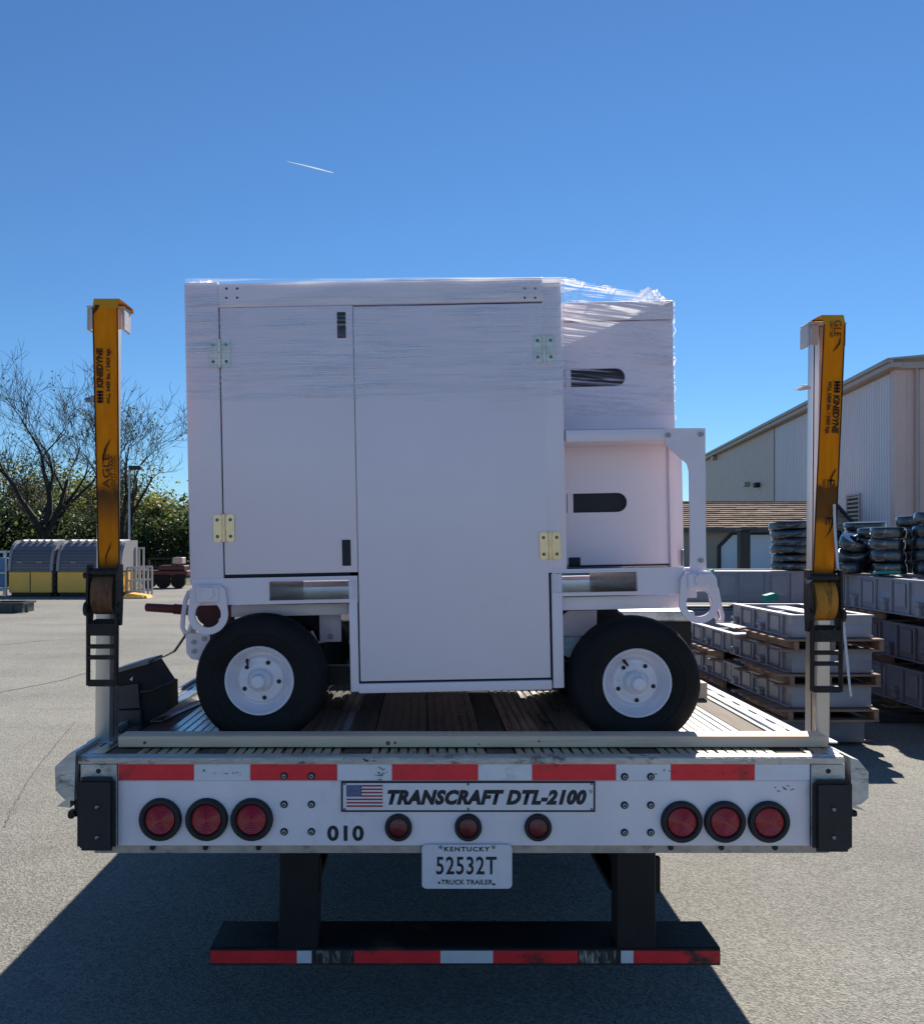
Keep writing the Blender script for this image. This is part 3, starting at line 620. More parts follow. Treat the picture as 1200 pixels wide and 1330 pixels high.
# bracket plate, red drawbar, axles
YA = 3.21
pts = [(241, 822), (272, 822), (273, 832), (264, 846), (258, 858), (248, 856), (242, 848)]
br = MB().prism([(m(u, v, YA).x, m(u, v, YA).z) for u, v in pts], YA - MO.y, YA - MO.y + .012).build('axle_bracket', M_white, mc)
for u, v in ((252, 820), (265, 830), (252, 834), (252, 846)):
    q = m(u, v, YA); MB().cyl(q, q + Vector((0, -.008, 0)), .009, n=6).build('bracket_bolt', hexb, br)
YH = 3.55
q0, q1, q2 = m(189, 789, YH), m(225, 791, YH), m(300, 797, YH)
hb = MB().tube([q0, q0 + Vector((.004, 0, 0)), q1, q1 + Vector((.003, 0, 0)), q2], [.012, .017, .018, .021, .022], 14).build('drawbar_handle', M_handle, mc, True)
MB().cyl(m(271, 797, 3.4), m(271, 797, 3.5), .045, n=20).build('drawbar_hub', M_handle, mc, True)
mbox('drawbar_flange', 292, 302, 786, 812, 3.35, .04, M_handle)
mbox('mount_plate', 415, 443, 797, 834, 3.45, .012, M_white)
q = m(429, 827, 3.45); MB().lathe([(-.006, 0), (-.006, .008), (0, .011)], q, n=14).build('mount_bolt', hexb, mc, True)
pts = [(731, 800), (738, 794), (775, 793), (775, 826), (731, 826)]
MB().prism([(m(u, v, 3.42).x, m(u, v, 3.42).z) for u, v in pts], 3.42 - MO.y, 3.435 - MO.y).build('mount_plate', M_white, mc)
MB().cyl(m(742, 838, 3.5), m(742, 838, 4.2), .05, n=16).build('hydraulic_cylinder', M_galv, mc, True)
MB().tube([m(405, 820, 3.5), m(412, 835, 3.48), m(425, 832, 3.46), m(432, 826, 3.45)], .006, 6).build('hose', M_white, mc, True)
# wheels
M_rim = mat('scuffed_rim_paint', (0.84, 0.79, 0.85), 0.38, 0, 0.04, 14, bump=0.05, bscale=70, col2=(0.58, 0.53, 0.55), thr=0.60)
prof = [(.045, .112), (-.07, .118), (-.090, .124), (-.097, .132), (-.101, .145), (-.1035, .149), (-.104, .165), (-.1075, .168), (-.1075, .188), (-.104, .204), (-.096, .218), (-.083, .2265), (-.078, .2268), (-.076, .2238), (-.070, .2238), (-.068, .2295), (-.040, .233), (-.038, .229), (-.032, .229), (-.030, .2335), (-.003, .234), (-.001, .230), (.004, .230), (.006, .234), (.03, .2335), (.032, .229), (.038, .229), (.040, .233), (.068, .2295), (.083, .2265), (.098, .214), (.106, .195), (.1075, .175), (.101, .145), (.090, .124), (.045, .112)]
rim_prof = [(-.080, .121), (-.091, .1235), (-.095, .1205), (-.093, .1165), (-.072, .112), (-.060, .108), (-.046, .099), (-.036, .094), (-.040, .087), (-.054, .0815), (-.0585, .078), (-.0600, .060), (-.0635, .055), (-.0635, .046), (-.058, .044), (-.058, .036)]
hub_prof = [(-.050, .0385), (-.086, .0375), (-.0885, .036), (-.090, .034), (-.096, .030), (-.100, .026), (-.118, .025), (-.124, .021), (-.126, 0)]
prof = [(a_ * .82, r_) for a_, r_ in prof]
def wheel(u, v, Yc, off=0.0, contact=True):
    zc = WZ(v, Yc - .085); w = Vector((WX(u, Yc - .085), Yc, zc))
    t = MB().lathe(prof, (0, 0, 0), 'Y', 56, flat=(zc - DZ - .004)).build('wheel', M_tyre, mc, True, None, Rinv @ (w - MO), Euler((0, -ROLL, 0)))
    MB().lathe(rim_prof, (0, 0, 0), 'Y', 48, caps=False).build('rim', M_rim, t, True)
    MB().lathe(hub_prof, (0, 0, 0), 'Y', 28, caps=False).build('hub_cap', M_rim, t, True)
    for k in range(5):
        a = R(62 + 72 * k + off); c = Vector((.066 * math.cos(a), 0, .066 * math.sin(a)))
        mb = MB(); mb.lathe([(-.058, .0135), (-.0625, .0125), (-.0625, .0095)], c, n=12); mb.build('lug_ring', M_rim, t, True)
        mb = MB(); mb.cyl(c + Vector((0, -.058, 0)), c + Vector((0, -.0645, 0)), .0082, n=8); mb.build('lug_hole', M_dark, t)
    a = R(122 + off); MB().tube([(.085 * math.cos(a), -.055, .085 * math.sin(a)), (.078 * math.cos(a), -.075, .078 * math.sin(a)), (.070 * math.cos(a), -.088, .070 * math.sin(a))], [.006, .005, .004], 8).build('valve_stem', M_dark, t, True)
    for ch in t.children: ch.location.y = .016
    return t
wheel(336, 885, 3.215, 4); wheel(828.5, 888, 3.215, -4)
wb = lambda X, Yc: MB().lathe(prof, (0, 0, 0), 'Y', 40, flat=.205).build('wheel', M_tyre, mc, True, None, Rinv @ (Vector((X, Yc, DZ + .209)) - MO), Euler((0, -ROLL, 0)))
for X in (-.575, .755): wb(X, 4.12)
MB().box(-.64, .78, .40, .47, .17, .24).build('axle', M_black, mc); MB().box(-.64, .78, -.36, -.30, .17, .24).build('axle', M_black, mc)
# stretch film: over the front, over the gap, tufts on top
M_film = film_mat('stretch_film_front', .44, .66, .03, .8, .55)
M_film2 = film_mat('stretch_film_gap', .50, .60, .025, 1.0, .15)
random.seed(5)
def sheet(fn, nu, nv):
    vs = [fn(i / nu, j / nv) for j in range(nv + 1) for i in range(nu + 1)]
    return vs, [[j * (nu + 1) + i, j * (nu + 1) + i + 1, (j + 1) * (nu + 1) + i + 1, (j + 1) * (nu + 1) + i] for j in range(nv) for i in range(nu)]
def f_front(s, t):
    vb = 519 + 7 * noise.noise((s * 5, 0, 1.3)); u = 240.5 + (733.5 - 240.5) * s; v = 361.5 - 2 * s + (vb - 361.5 + 2 * s) * t
    p = m(u, v, YM - .010); p.y += .0015 * noise.noise((s * 8, t * 40, 0)); return p
MB().add(*sheet(f_front, 60, 40)).build('stretch_film', M_film, mc, True)
def f_gap(s, t):
    Y = YM - .006 + (YC - .006 - (YM - .006)) * min(1, s * 1.02); u = 733 + (876.5 - 733) * s
    vt = 360 + 30 * s + 3 * noise.noise((s * 6, 2, 0)) + 2 * noise.noise((s * 17, 4, 0)); vb = 540 + 8 * noise.noise((s * 4, 7, 0)); v = vt + (vb - vt) * t
    p = m(u, v, Y); p.y += .004 * noise.noise((s * 5, t * 26, 3)); return p
MB().add(*sheet(f_gap, 50, 60)).build('stretch_film', M_film2, mc, True)
M_film3 = film_mat('crumpled_film', .36, .60, .25, .8)
def tuft(u0, u1, v0, hh, Y, sd):
    def fn(s, t):
        u = u0 + (u1 - u0) * s; env = math.sin(math.pi * s) ** .7
        v = v0 + 3 - (hh + 3) * t * env + 4 * env * noise.noise((s * 9 + sd, t * 3, sd)); p = m(u, v, Y)
        p.y += .05 * t + .02 * noise.noise((s * 12 + sd, t * 6, sd + 9)); return p
    MB().add(*sheet(fn, 30, 8)).build('film_tuft', M_film3, mc, True)
tuft(822, 872, 389, 20, YC, 2.1); tuft(705, 760, 364, 8, YM + .05, 5.3); tuft(768, 800, 372, 6, YC - .1, 8.8); tuft(246, 284, 364, 4, YM + .02, 3.3)
mb = MB()
for k in range(6): 
    v = 440 + k * 18 + random.uniform(-5, 5); q = m(243, v, YM); mb.tube([q + Vector((0, .01, 0)), q + Vector((-.010, .03, -.02)), q + Vector((-.008, .05, -.05)), q + Vector((0, .06, -.07))], .0015, 5)
for k in range(4):
    v = 425 + k * 38; q = m(876, v, YC); mb.tube([q, q + Vector((.008, .01, -.01)), q + Vector((0, .03, -.03))], .002, 5)
mb.build('loose_film', M_film3, mc)

# ------------------------------------------------------------------ stake posts with webbing and ratchets
def lathe_roll(mb, c, r, w, n=24):
    return mb.lathe([(-w / 2, 0), (-w / 2, r), (w / 2, r), (w / 2, 0)], c, 'X', n)
def strap_material(name, stops):
    m_ = bpy.data.materials.new(name); m_.use_nodes = True; nt = m_.node_tree; N = nt.nodes; L_ = nt.links; p = N['Principled BSDF']; p.inputs['Roughness'].default_value = .85; p.inputs['Specular IOR Level'].default_value = .15
    tc = N.new('ShaderNodeTexCoord'); sp = N.new('ShaderNodeSeparateXYZ'); L_.new(tc.outputs['Object'], sp.inputs[0])
    st = sorted(stops); lo, hi = st[0][0], st[-1][0]
    nz = N.new('ShaderNodeTexNoise'); nz.inputs['Scale'].default_value = 18; nz.inputs['Detail'].default_value = 6
    mp = N.new('ShaderNodeMapping'); mp.inputs['Scale'].default_value = (2.2, 1, .5); L_.new(tc.outputs['Object'], mp.inputs[0]); L_.new(mp.outputs[0], nz.inputs['Vector'])
    wob = N.new('ShaderNodeMath'); wob.operation = 'MULTIPLY_ADD'; wob.inputs[1].default_value = .05; L_.new(nz.outputs['Fac'], wob.inputs[0]); L_.new(sp.outputs['Z'], wob.inputs[2])
    mr = N.new('ShaderNodeMapRange'); mr.inputs['From Min'].default_value = lo + .025; mr.inputs['From Max'].default_value = hi + .025; L_.new(wob.outputs[0], mr.inputs['Value'])
    cr = N.new('ShaderNodeValToRGB'); e = cr.color_ramp.elements
    for i, (z, k) in enumerate(st):
        pos = (z - lo) / (hi - lo); q = e[i] if i < 2 else e.new(pos)
        q.position = pos
        q.color = (k, k, k, 1)
    els = sorted([(z, k) for z, k in st])
    for q, (z, k) in zip(sorted(e, key=lambda t: t.position), els): q.color = (k, k, k, 1)
    L_.new(mr.outputs[0], cr.inputs['Fac'])
    base = N.new('ShaderNodeValToRGB'); base.color_ramp.elements[0].position = .3; base.color_ramp.elements[1].position = .75
    base.color_ramp.elements[0].color = (.97, .29, .006, 1); base.color_ramp.elements[1].color = (.78, .20, .005, 1); L_.new(nz.outputs['Fac'], base.inputs['Fac'])
    dirt = N.new('ShaderNodeMixRGB'); dirt.inputs['Color1'].default_value = (.085, .034, .016, 1); dirt.inputs['Color2'].default_value = (.24, .095, .02, 1); L_.new(nz.outputs['Fac'], dirt.inputs['Fac'])
    mx = N.new('ShaderNodeMixRGB'); L_.new(cr.outputs[0], mx.inputs['Fac']); L_.new(base.outputs[0], mx.inputs['Color1']); L_.new(dirt.outputs[0], mx.inputs['Color2']); L_.new(mx.outputs[0], p.inputs['Base Color'])
    n2 = N.new('ShaderNodeTexWave'); n2.inputs['Scale'].default_value = 90; n2.bands_direction = 'Z'; L_.new(tc.outputs['Object'], n2.inputs['Vector'])
    b = N.new('ShaderNodeBump'); b.inputs['Strength'].default_value = .35; b.inputs['Distance'].default_value = .002; L_.new(n2.outputs['Fac'], b.inputs['Height']); L_.new(b.outputs[0], p.inputs['Normal'])
    return m_
def post_set(side):
    L = side < 0
    Yb = 3.105
    if L: ub0, ub1, vtop = 123, 142, 397
    else: ub0, ub1, vtop = 1060, 1077.5, 418
    x0, x1 = WX(ub0, Yb), WX(ub1, Yb); ztop = WZ(vtop, Yb - .06); dep = .095
    lean = 0.0
    xc = (x0 + x1) / 2
    p = thing('stake_post', ('aluminium stake post beside the black bin, strapped in yellow webbing' if L else 'aluminium stake post before the grey stacked castings, strapped in yellow webbing'), 'post', (xc, Yb, DZ), (0, R(.45), 0), 'stake posts at the trailer tail')
    w = x1 - x0; h = ztop - DZ
    mb = MB(); mb.box(-w / 2, w / 2, 0, dep, .002, h, .004, seg=2)
    sh = mb.build('post_shaft', M_post, p, True)
    mb = MB()
    for sx in (-1, 1): mb.box(sx * (w / 2 + .0008) - .0006, sx * (w / 2 + .0008) + .0006, dep * .40, dep * .44, .01, h - .02)
    mb.build('post_seam', M_dark, p)
    MB().box(-w / 2 - .02, w / 2 + .02, -.02, dep + .02, .001, .006, .001).build('post_foot', M_alu, p)
    # cap: folded corner guard over the top
    mb = MB(); 
    cw = .066; cc = .006 if L else -.003
    ce = .055
    mb.box(cc - cw, cc + cw, -.02, ce, h + .002, h + .012, .003)
    mb.box(cc - cw, cc - cw + .010, -.015, ce, h - .072, h + .003, .003); mb.box(cc + cw - .010, cc + cw, -.015, ce, h - .072, h + .003, .003)
    mb.box(cc - cw + .011, cc - cw + .034, -.020, -.012, h - .07, h + .001, .002); mb.box(cc + cw - .034, cc + cw - .011, -.020, -.012, h - .07, h + .001, .002)
    mb.build('corner_guard', M_cap, p, True)
    # webbing: front fall, over the cap, down the back
    sw = .046 if not L else .046
    cx = .012 if L else -.004
    so_ = thing('webbing_strap', ('yellow printed webbing strap hanging down the post beside the black bin' if L else 'yellow printed webbing strap down the post before the grey castings'), 'strap', (xc, Yb, DZ), (0, 0, 0), 'yellow ratchet straps on the stake posts')
    def lx(u, v, Y): return WX(u, Y) - xc
    Ys = 3.0
    cen = (lambda v: 136.5 + (v - 395) / 345 * 5.0) if L else (lambda v: 1084 - (v - 415) / 335 * 14.5)
    half = (lambda v: 16.6 - (v - 395) / 345 * 2.6) if L else (lambda v: 14.2)
    v0, v1 = (399, 742) if L else (421, 752)
    def band(va, vb, mt, name, n=14, parent=None, off=0):
        vs = []; 
        for i in range(n + 1):
            v = va + (vb - va) * i / n; b = .004 * math.sin(i * 1.3) 
            c = cen(v); hw = half(v)
            for uu in (c - hw, c - hw * .33, c + hw * .33, c + hw):
                e = .002 * noise.noise((uu * .1, v * .02, side)); vs.append((WX(uu, Ys) - xc, Ys - Yb - off + e, WZ(v, Ys) - DZ))
        k = len(vs); vs += [(a, b_ + .003, c_) for a, b_, c_ in vs]
        fs = []
        for i in range(n):
            for j in range(3):
                q = i * 4 + j; fs.append([q, q + 1, q + 5, q + 4]); fs.append([k + q, k + q + 4, k + q + 5, k + q + 1])
            for q in (i * 4, i * 4 + 3): fs.append([q, q + 4, k + q + 4, k + q])
        return MB().add(vs, fs).build(name, mt, parent or so_, True)
    band(v0, v1, strap_material('yellow_webbing_' + ('a' if L else 'b'), [(WZ(v, Ys) - DZ, k) for v, k in (((625, 0), (640, 1), (650, .95), (690, .25), (722, .1), (742, 1)) if L else ((628, 0), (633, 1), (672, .9), (682, .2), (735, .1), (752, 1)))]), 'webbing')
    mb = MB()
    for sgn in (-1, 1):
        q = []
        for i in range(9):
            v = v0 + (v1 - v0) * i / 8; uu = cen(v) + sgn * (half(v) - .6); q.append((WX(uu, Ys) - xc, Ys - Yb - .0012, WZ(v, Ys) - DZ))
        mb.tube(q, .0022, 5)
    mb.build('edge_stitching', M_strapink, so_)
    # over the cap and behind
    xa, xb = WX(cen(v0) - half(v0), Ys) - xc, WX(cen(v0) + half(v0), Ys) - xc
    zt = h + .014
    mb = MB(); path = [(Ys - Yb, WZ(v0, Ys) - DZ), (Ys - Yb + .012, zt + .002), (-.04, zt + .004), (.05, zt + .003), (.057, zt - .004), (.058, zt - .012)]
    vs = []
    for (a, b) in path: vs += [(xa, a, b), (xb, a, b)]
    mb.add(vs, [[2 * i, 2 * i + 1, 2 * i + 3, 2 * i + 2] for i in range(len(path) - 1)]); mb.build('webbing_return', M_strap, so_)
    # print
    def strap_text(t, v_a, v_b, du, hpx, bold=0.0, shear=0.0):
        vm = (v_a + v_b) / 2; me = text_mesh(t, abs(v_b - v_a) / F * Ys, hpx / F * Ys, bold, shear); me.materials.append(M_strapink)
        tilt = (5.0 / 345) if L else (-14.5 / 335)
        link('lettering', me, so_, None, (WX(cen(vm) + du, Ys) - xc, Ys - Yb - .0032, WZ(vm, Ys) - DZ), Euler((0, R(-90) - math.atan(tilt) if L else R(90) - math.atan(tilt), 0)))
    if L:
        strap_text('KINEDYNE', 452, 504, -8, 8.2, .045, .1); strap_text('▮▮', 507, 524, -8, 8.2, .05) if False else None
        strap_text('WLL 5400 lbs. / 2450 kgs.', 452, 525, 3.6, 6.6, .03)
        strap_text('AGLE', 590, 634, -1.5, 9, .0); strap_text('LIGHT TARP', 592, 636, 6, 4.2, .01); strap_text('STRAP SYSTEM', 592, 632, 10.5, 3.2, .0)
    else:
        strap_text('KINEDYNE', 513, 563, 6.5, 8.2, .045, .1)
        strap_text('WLL 5400 lbs. / 2450 kgs.', 495, 564, -3.6, 6.6, .03)
        strap_text('GLE', 416, 437, 4, 9, .0); strap_text('LIGHT TARP', 417, 438, -4, 4.2, .01)
        strap_text('E', 623, 631, 4, 9, .0); strap_text('TARP', 622, 632, -5, 4.2, .01); strap_text('E', 672, 682, 4, 9)
    # logo block and swoosh
    mb = MB()
    def bar(va, vb, du0, du1):
        vs = []
        for v, d in ((va, du0), (va, du1), (vb, du1), (vb, du0)): vs.append((WX(cen(v) + d, Ys) - xc, Ys - Yb - .0032, WZ(v, Ys) - DZ))
        mb.add(vs, [[0, 1, 2, 3]])
    if L:
        for k in range(4): bar(507.5 + k * 4.2, 510.5 + k * 4.2, -12, -4)
        bar(507.5, 524, -9, -7.4)
    else:
        for k in range(4): bar(495 + k * 4.0, 498 + k * 4.0, 2.5, 10.5)
        bar(495, 510.5, 5.6, 7.2)
    def swoosh(vs_, dus, wds):
        q = []
        for v, d, w_ in zip(vs_, dus, wds):
            q.append((WX(cen(v) + d - w_, Ys) - xc, Ys - Yb - .0032, WZ(v, Ys) - DZ)); q.append((WX(cen(v) + d + w_, Ys) - xc, Ys - Yb - .0032, WZ(v, Ys) - DZ))
        mb.add(q, [[2 * i, 2 * i + 1, 2 * i + 3, 2 * i + 2] for i in range(len(vs_) - 1)])
    if L:
        swoosh([570, 576, 583, 592, 604], [4.5, 1.5, -2, -4.5, -5.5], [.2, 1, 1.4, 1.2, .4]); swoosh([704, 712, 722, 734], [4, 1, -3, -4], [.2, .9, .9, .2]); swoosh([396, 402, 408], [-10, -12, -15], [3, 2, .2])
    else:
        swoosh([438, 446, 452, 457], [8, 7, 3, -1], [.4, 1.3, 1.2, .2]); swoosh([608, 612, 620, 632], [10, 8, 4, 3], [.2, 1, 1.2, .5]); swoosh([672, 682, 690, 698], [8, 7.5, 5, 0], [.5, 1.2, 1, .2])
    mb.build('emblem', M_strapink, so_)
    # ratchet
    Yr = 2.99
    rc = thing('ratchet', ('black ratchet buckle wound with brown webbing, on the post beside the black bin' if L else 'black ratchet buckle wound with orange webbing, on the post before the grey castings'), 'ratchet', (xc, Yr, WZ(840, Yr)), (0, 0, 0), 'ratchet buckles on the stake posts')
    RO = Vector(rc.location)
    def rq(u, v, Y=Yr): return Vector((WX(u, Y), Y, WZ(v, Y))) - RO
    if L: cu, rl, rr_, vt, vb, vm = 137.5, 115, 161, 735, 888, 772
    else: cu, rl, rr_, vt, vb, vm = 1067.5, 1043.5, 1090, 742, 896, 780
    k = .001
    # wound roll
    a = rq(rl + 9, vm); b = rq(rr_ - 10, vm)
    mb = MB(); prof_r = [(a.x, 0)] + [(a.x, .05)] + [(b.x, .05)] + [(b.x, 0)]
    mb.lathe(prof_r, (0, 0, rq(cu, vm).z), 'X', 26)
    for q in mb.v: q.z = rq(cu, vm).z + (q.z - rq(cu, vm).z) * 1.35
    mb.build('webbing_roll', M_roll if L else mat('wound_orange_webbing', (0.48, 0.19, 0.02), .85, 0, .3, 16, (3, 1, 1), .3, 220, (0.10, 0.05, 0.02), .56), rc, True)
    # upper bar and side plates
    mb = MB(); mb.cyl(rq(rl + 4, vt + 8) + Vector((0, -.02, 0)), rq(rr_ - 5, vt + 8) + Vector((0, -.02, 0)), .014, n=14); mb.build('top_spindle', M_ratchet, rc, True)
    for uu, s in ((rl + 4, -1), (rr_ - 4, 1)):
        pts = [(uu - 2.6, vt), (uu + 2.6, vt), (uu + 2.6, vm + 36), (uu - 2.6, vm + 36)]
        x_a, x_b = rq(uu - 1.5, vm).x, rq(uu + 1.5, vm).x
        zz = [rq(uu, v).z for v in (vt - 2, vt + 12, vm, vm + 24, vm + 40)]
        prof2 = [(-.034, zz[0]), (.012, zz[0]), (.016, zz[2]), (.004, zz[4]), (-.018, zz[4]), (-.046, zz[3]), (-.044, zz[2]), (-.040, zz[1])]
        MB().prism(prof2, x_a, x_b, 'X').build('side_plate', M_ratchet, rc)
        c = rq(uu + s * 1.5, vm + 18); 
        MB().lathe([(-.006, 0), (-.006, .024), (.006, .024), (.006, 0)], (c.x, -.03, c.z), 'X', 18).build('ratchet_gear', M_ratchet, rc)
    c = rq(rl + 3, vt + 12); MB().cyl((c.x - .012, -.03, c.z), (c.x + .004, -.03, c.z), .011, n=6).build('spindle_nut', M_ratchet if L else M_steel, rc)
    # handle frame
    for uu in (rl + 5, rr_ - 5):
        mb = MB(); q0 = rq(uu, vm + 22); q1 = rq(uu, vb)
        mb.box(q0.x - .0042, q0.x + .0042, -.048, -.026, q1.z, q0.z, .002); mb.build('handle_side', M_ratchet, rc)
    for vv, hh in ((vm + 44, 8), (vm + 66, 2.6), (vm + 80, 2.6), (vb - 3, 4)):
        qa = rq(rl + 6, vv); qb = rq(rr_ - 6, vv); hz = hh / F * Yr
        MB().box(qa.x, qb.x, -.048, -.026, qa.z - hz, qa.z + hz, .002).build('cross_bar', M_ratchet, rc)
    MB().box(rq(cu - 14, 0).x, rq(cu + 14, 0).x, -.02, .015, rq(0, vm + 50).z, rq(0, vm + 32).z, .004).build('pawl', M_ratchet, rc)
    return p
post_set(-1); post_set(1)
# loose tail pieces: bolt stub on one post, white tie shreds on the other, hanging cord
st = MB((WX(113, 3.06), 3.06, WZ(517, 3.06))); st.cyl((WX(109, 3.06), 3.08, WZ(518, 3.06)), (WX(122, 3.06), 3.08, WZ(518, 3.06)), .009, n=10); st.box(WX(116, 3.06), WX(121, 3.06), 3.065, 3.095, WZ(521, 3.06), WZ(513, 3.06), .002)
tag(st.build('bolt', M_steel, None, False, None, (WX(113, 3.06), 3.06, WZ(517, 3.06))), 'small steel bolt sticking out of the strapped post beside the black bin', 'bolt')
tie = MB((WX(1050, 3.05), 3.05, WZ(502, 3.05)))
for k in range(4):
    q = [(WX(1054, 3.05), 3.06, WZ(503, 3.05)), (WX(1047 - k, 3.05), 3.05 + .01 * k, WZ(501 + k, 3.05)), (WX(1038 - k * 1.5, 3.05), 3.04 + .01 * k, WZ(501 + k * 1.2, 3.05))]
    tie.tube(q, [.004, .004, .001], 5)
tag(tie.build('tie_shred', M_cord, None, True, None, (WX(1050, 3.05), 3.05, WZ(502, 3.05))), 'frayed white tie end sticking out of the upper post in front of the grey warehouse', 'tie')
cd = MB((WX(1095, 3.0), 3.0, WZ(780, 3.0))); pts = [(1084, 655), (1085, 690), (1088, 730), (1092, 770), (1097, 820), (1101, 860), (1104, 890), (1106, 905)]
q = [(WX(u, 2.98), 2.98, WZ(v, 2.98)) for u, v in pts]; vs = []
for i, (x, y, z) in enumerate(q): w = .005 if i < 6 else .004; vs += [(x - w, y, z), (x + w, y + .004, z + .001), (x + w, y + .008, z), (x - w, y + .004, z)]
cd.add(vs, [[4 * i + a, 4 * i + (a + 1) % 4, 4 * i + 4 + (a + 1) % 4, 4 * i + 4 + a] for i in range(len(q) - 1) for a in range(4)])
tag(cd.build('hanging_cord', M_cord, None, True, None, (WX(1095, 3.0), 3.0, WZ(780, 3.0))), 'thin white cord hanging slack beside the ratchet in front of the grey castings', 'cord')

# ------------------------------------------------------------------ black bin, grey strap, loose rail on the deck
YX = 3.42
bo = (WX(180, YX), YX, DZ)
bn = thing('plastic_bin', 'angular black plastic bin with a torn lid standing on the deck behind the stake post', 'bin', bo)
def bp2(pts, Y=YX): return [(WX(u, Y), WZ(v, Y)) for u, v in pts]
mb = MB(bo); mb.prism(bp2([(148, 873), (192, 861), (211, 890), (215, 891), (216, 925), (192, 938), (148, 941)]), YX + .01, YX + .17); mb.build('bin_shell', M_tarp, bn)
mb = MB(bo); mb.prism(bp2([(143, 893), (180, 888), (182, 919), (150, 921)]), YX - .006, YX + .009); mb.box(WX(147, YX), WX(184, YX), YX - .01, YX + .009, WZ(941, YX), WZ(922, YX), .003); mb.build('front_flap', M_brownp, bn)
mb = MB(bo); mb.prism(bp2([(148, 875), (149, 869), (193, 858), (194, 862)]), YX - .012, YX + .18); mb.build('bin_lid', mat('grey_lid', (.16, .16, .17), .5, 0, .2, 10), bn)
mb = MB(bo); mb.prism(bp2([(168, 883), (172, 879), (171, 885)]), YX + .004, YX + .0092); mb.build('lid_tear', M_wtape, bn)
mb = MB(bo); mb.tube([(WX(182, YX), YX + .002, WZ(899, YX)), (WX(198, YX), YX + .002, WZ(897, YX)), (WX(212, YX), YX + .004, WZ(890, YX))], .005, 6); mb.build('bin_seam', M_brownp, bn)
gs = MB((WX(215, 3.4), 3.4, WZ(850, 3.4))); pts = [(188, 862, 3.5), (200, 858, 3.45), (214, 852, 3.4), (226, 846, 3.35), (233, 836, 3.3), (241, 824, 3.25)]
q = [(WX(u, Y), Y, WZ(v, Y)) for u, v, Y in pts]; vs = []
for i, (x, y, z) in enumerate(q): w = .004 if i < 3 else .010; vs += [(x, y - w, z + w * .3), (x + .003, y + w, z + w * .4), (x + .004, y + w, z - .003), (x, y - w, z - .004)]
gs.add(vs, [[4 * i + a, 4 * i + (a + 1) % 4, 4 * i + 4 + (a + 1) % 4, 4 * i + 4 + a] for i in range(len(q) - 1) for a in range(4)])
tag(gs.build('tie_strap', M_greystrap, None, False, None, (WX(215, 3.4), 3.4, WZ(850, 3.4))), 'thin grey strap running from the black bin up to the lifting ring of the cart', 'strap')
def on_deck(u, v): d = (EYE - DZ) * F / (v - V0); return (WX(u, d), d)
pa, pb = on_deck(196, 938), on_deck(254, 913)
ml = MB((pa[0], pa[1], DZ)); dx, dy = pb[0] - pa[0], pb[1] - pa[1]; ln = math.hypot(dx, dy); mtx = Matrix.Translation((pa[0], pa[1], DZ)) @ Matrix.Rotation(math.atan2(dy, dx), 4, 'Z')
ml.box(0, ln + .5, -.004, .004, .0005, .035, .001, mtx=mtx); ml.box(0, ln + .5, -.04, .006, .0005, .005, .001, mtx=mtx)
tag(ml.build('angle_iron', M_alu, None, False, None, (pa[0], pa[1], DZ)), 'bare metal angle strip lying on the deck between black bin and nearest tyre', 'metal strip')

# ------------------------------------------------------------------ castings on pallets beside the trailer
def make_pallet(label, loc, rot, w=.82, l=1.0, h=.105):
    p = thing('wooden_pallet', label, 'pallet', loc, rot, 'wooden pallets between the grey castings')
    bw = .1
    top_m = MB().box(-w / 2, w / 2, -bw / 2, bw / 2, h - .018, h, .002).mesh('deck_board', M_pallet)
    for k in range(6): link('deck_board', top_m, p, None, (0, -l / 2 + bw / 2 + k * (l - bw) / 5, 0))
    bot_m = MB().box(-w / 2, w / 2, -bw / 2, bw / 2, .0, .018, .002).mesh('bottom_board', M_pallet)
    for k in range(3): link('bottom_board', bot_m, p, None, (0, -l / 2 + bw / 2 + k * (l - bw) / 2, 0))
    st_m = MB().box(-.02, .02, -l / 2 + .002, l / 2 - .002, .0185, h - .0185, .002).mesh('stringer', M_pallet)
    for x in (-w / 2 + .12, 0, w / 2 - .021): link('stringer', st_m, p, None, (x, 0, 0))
    return p
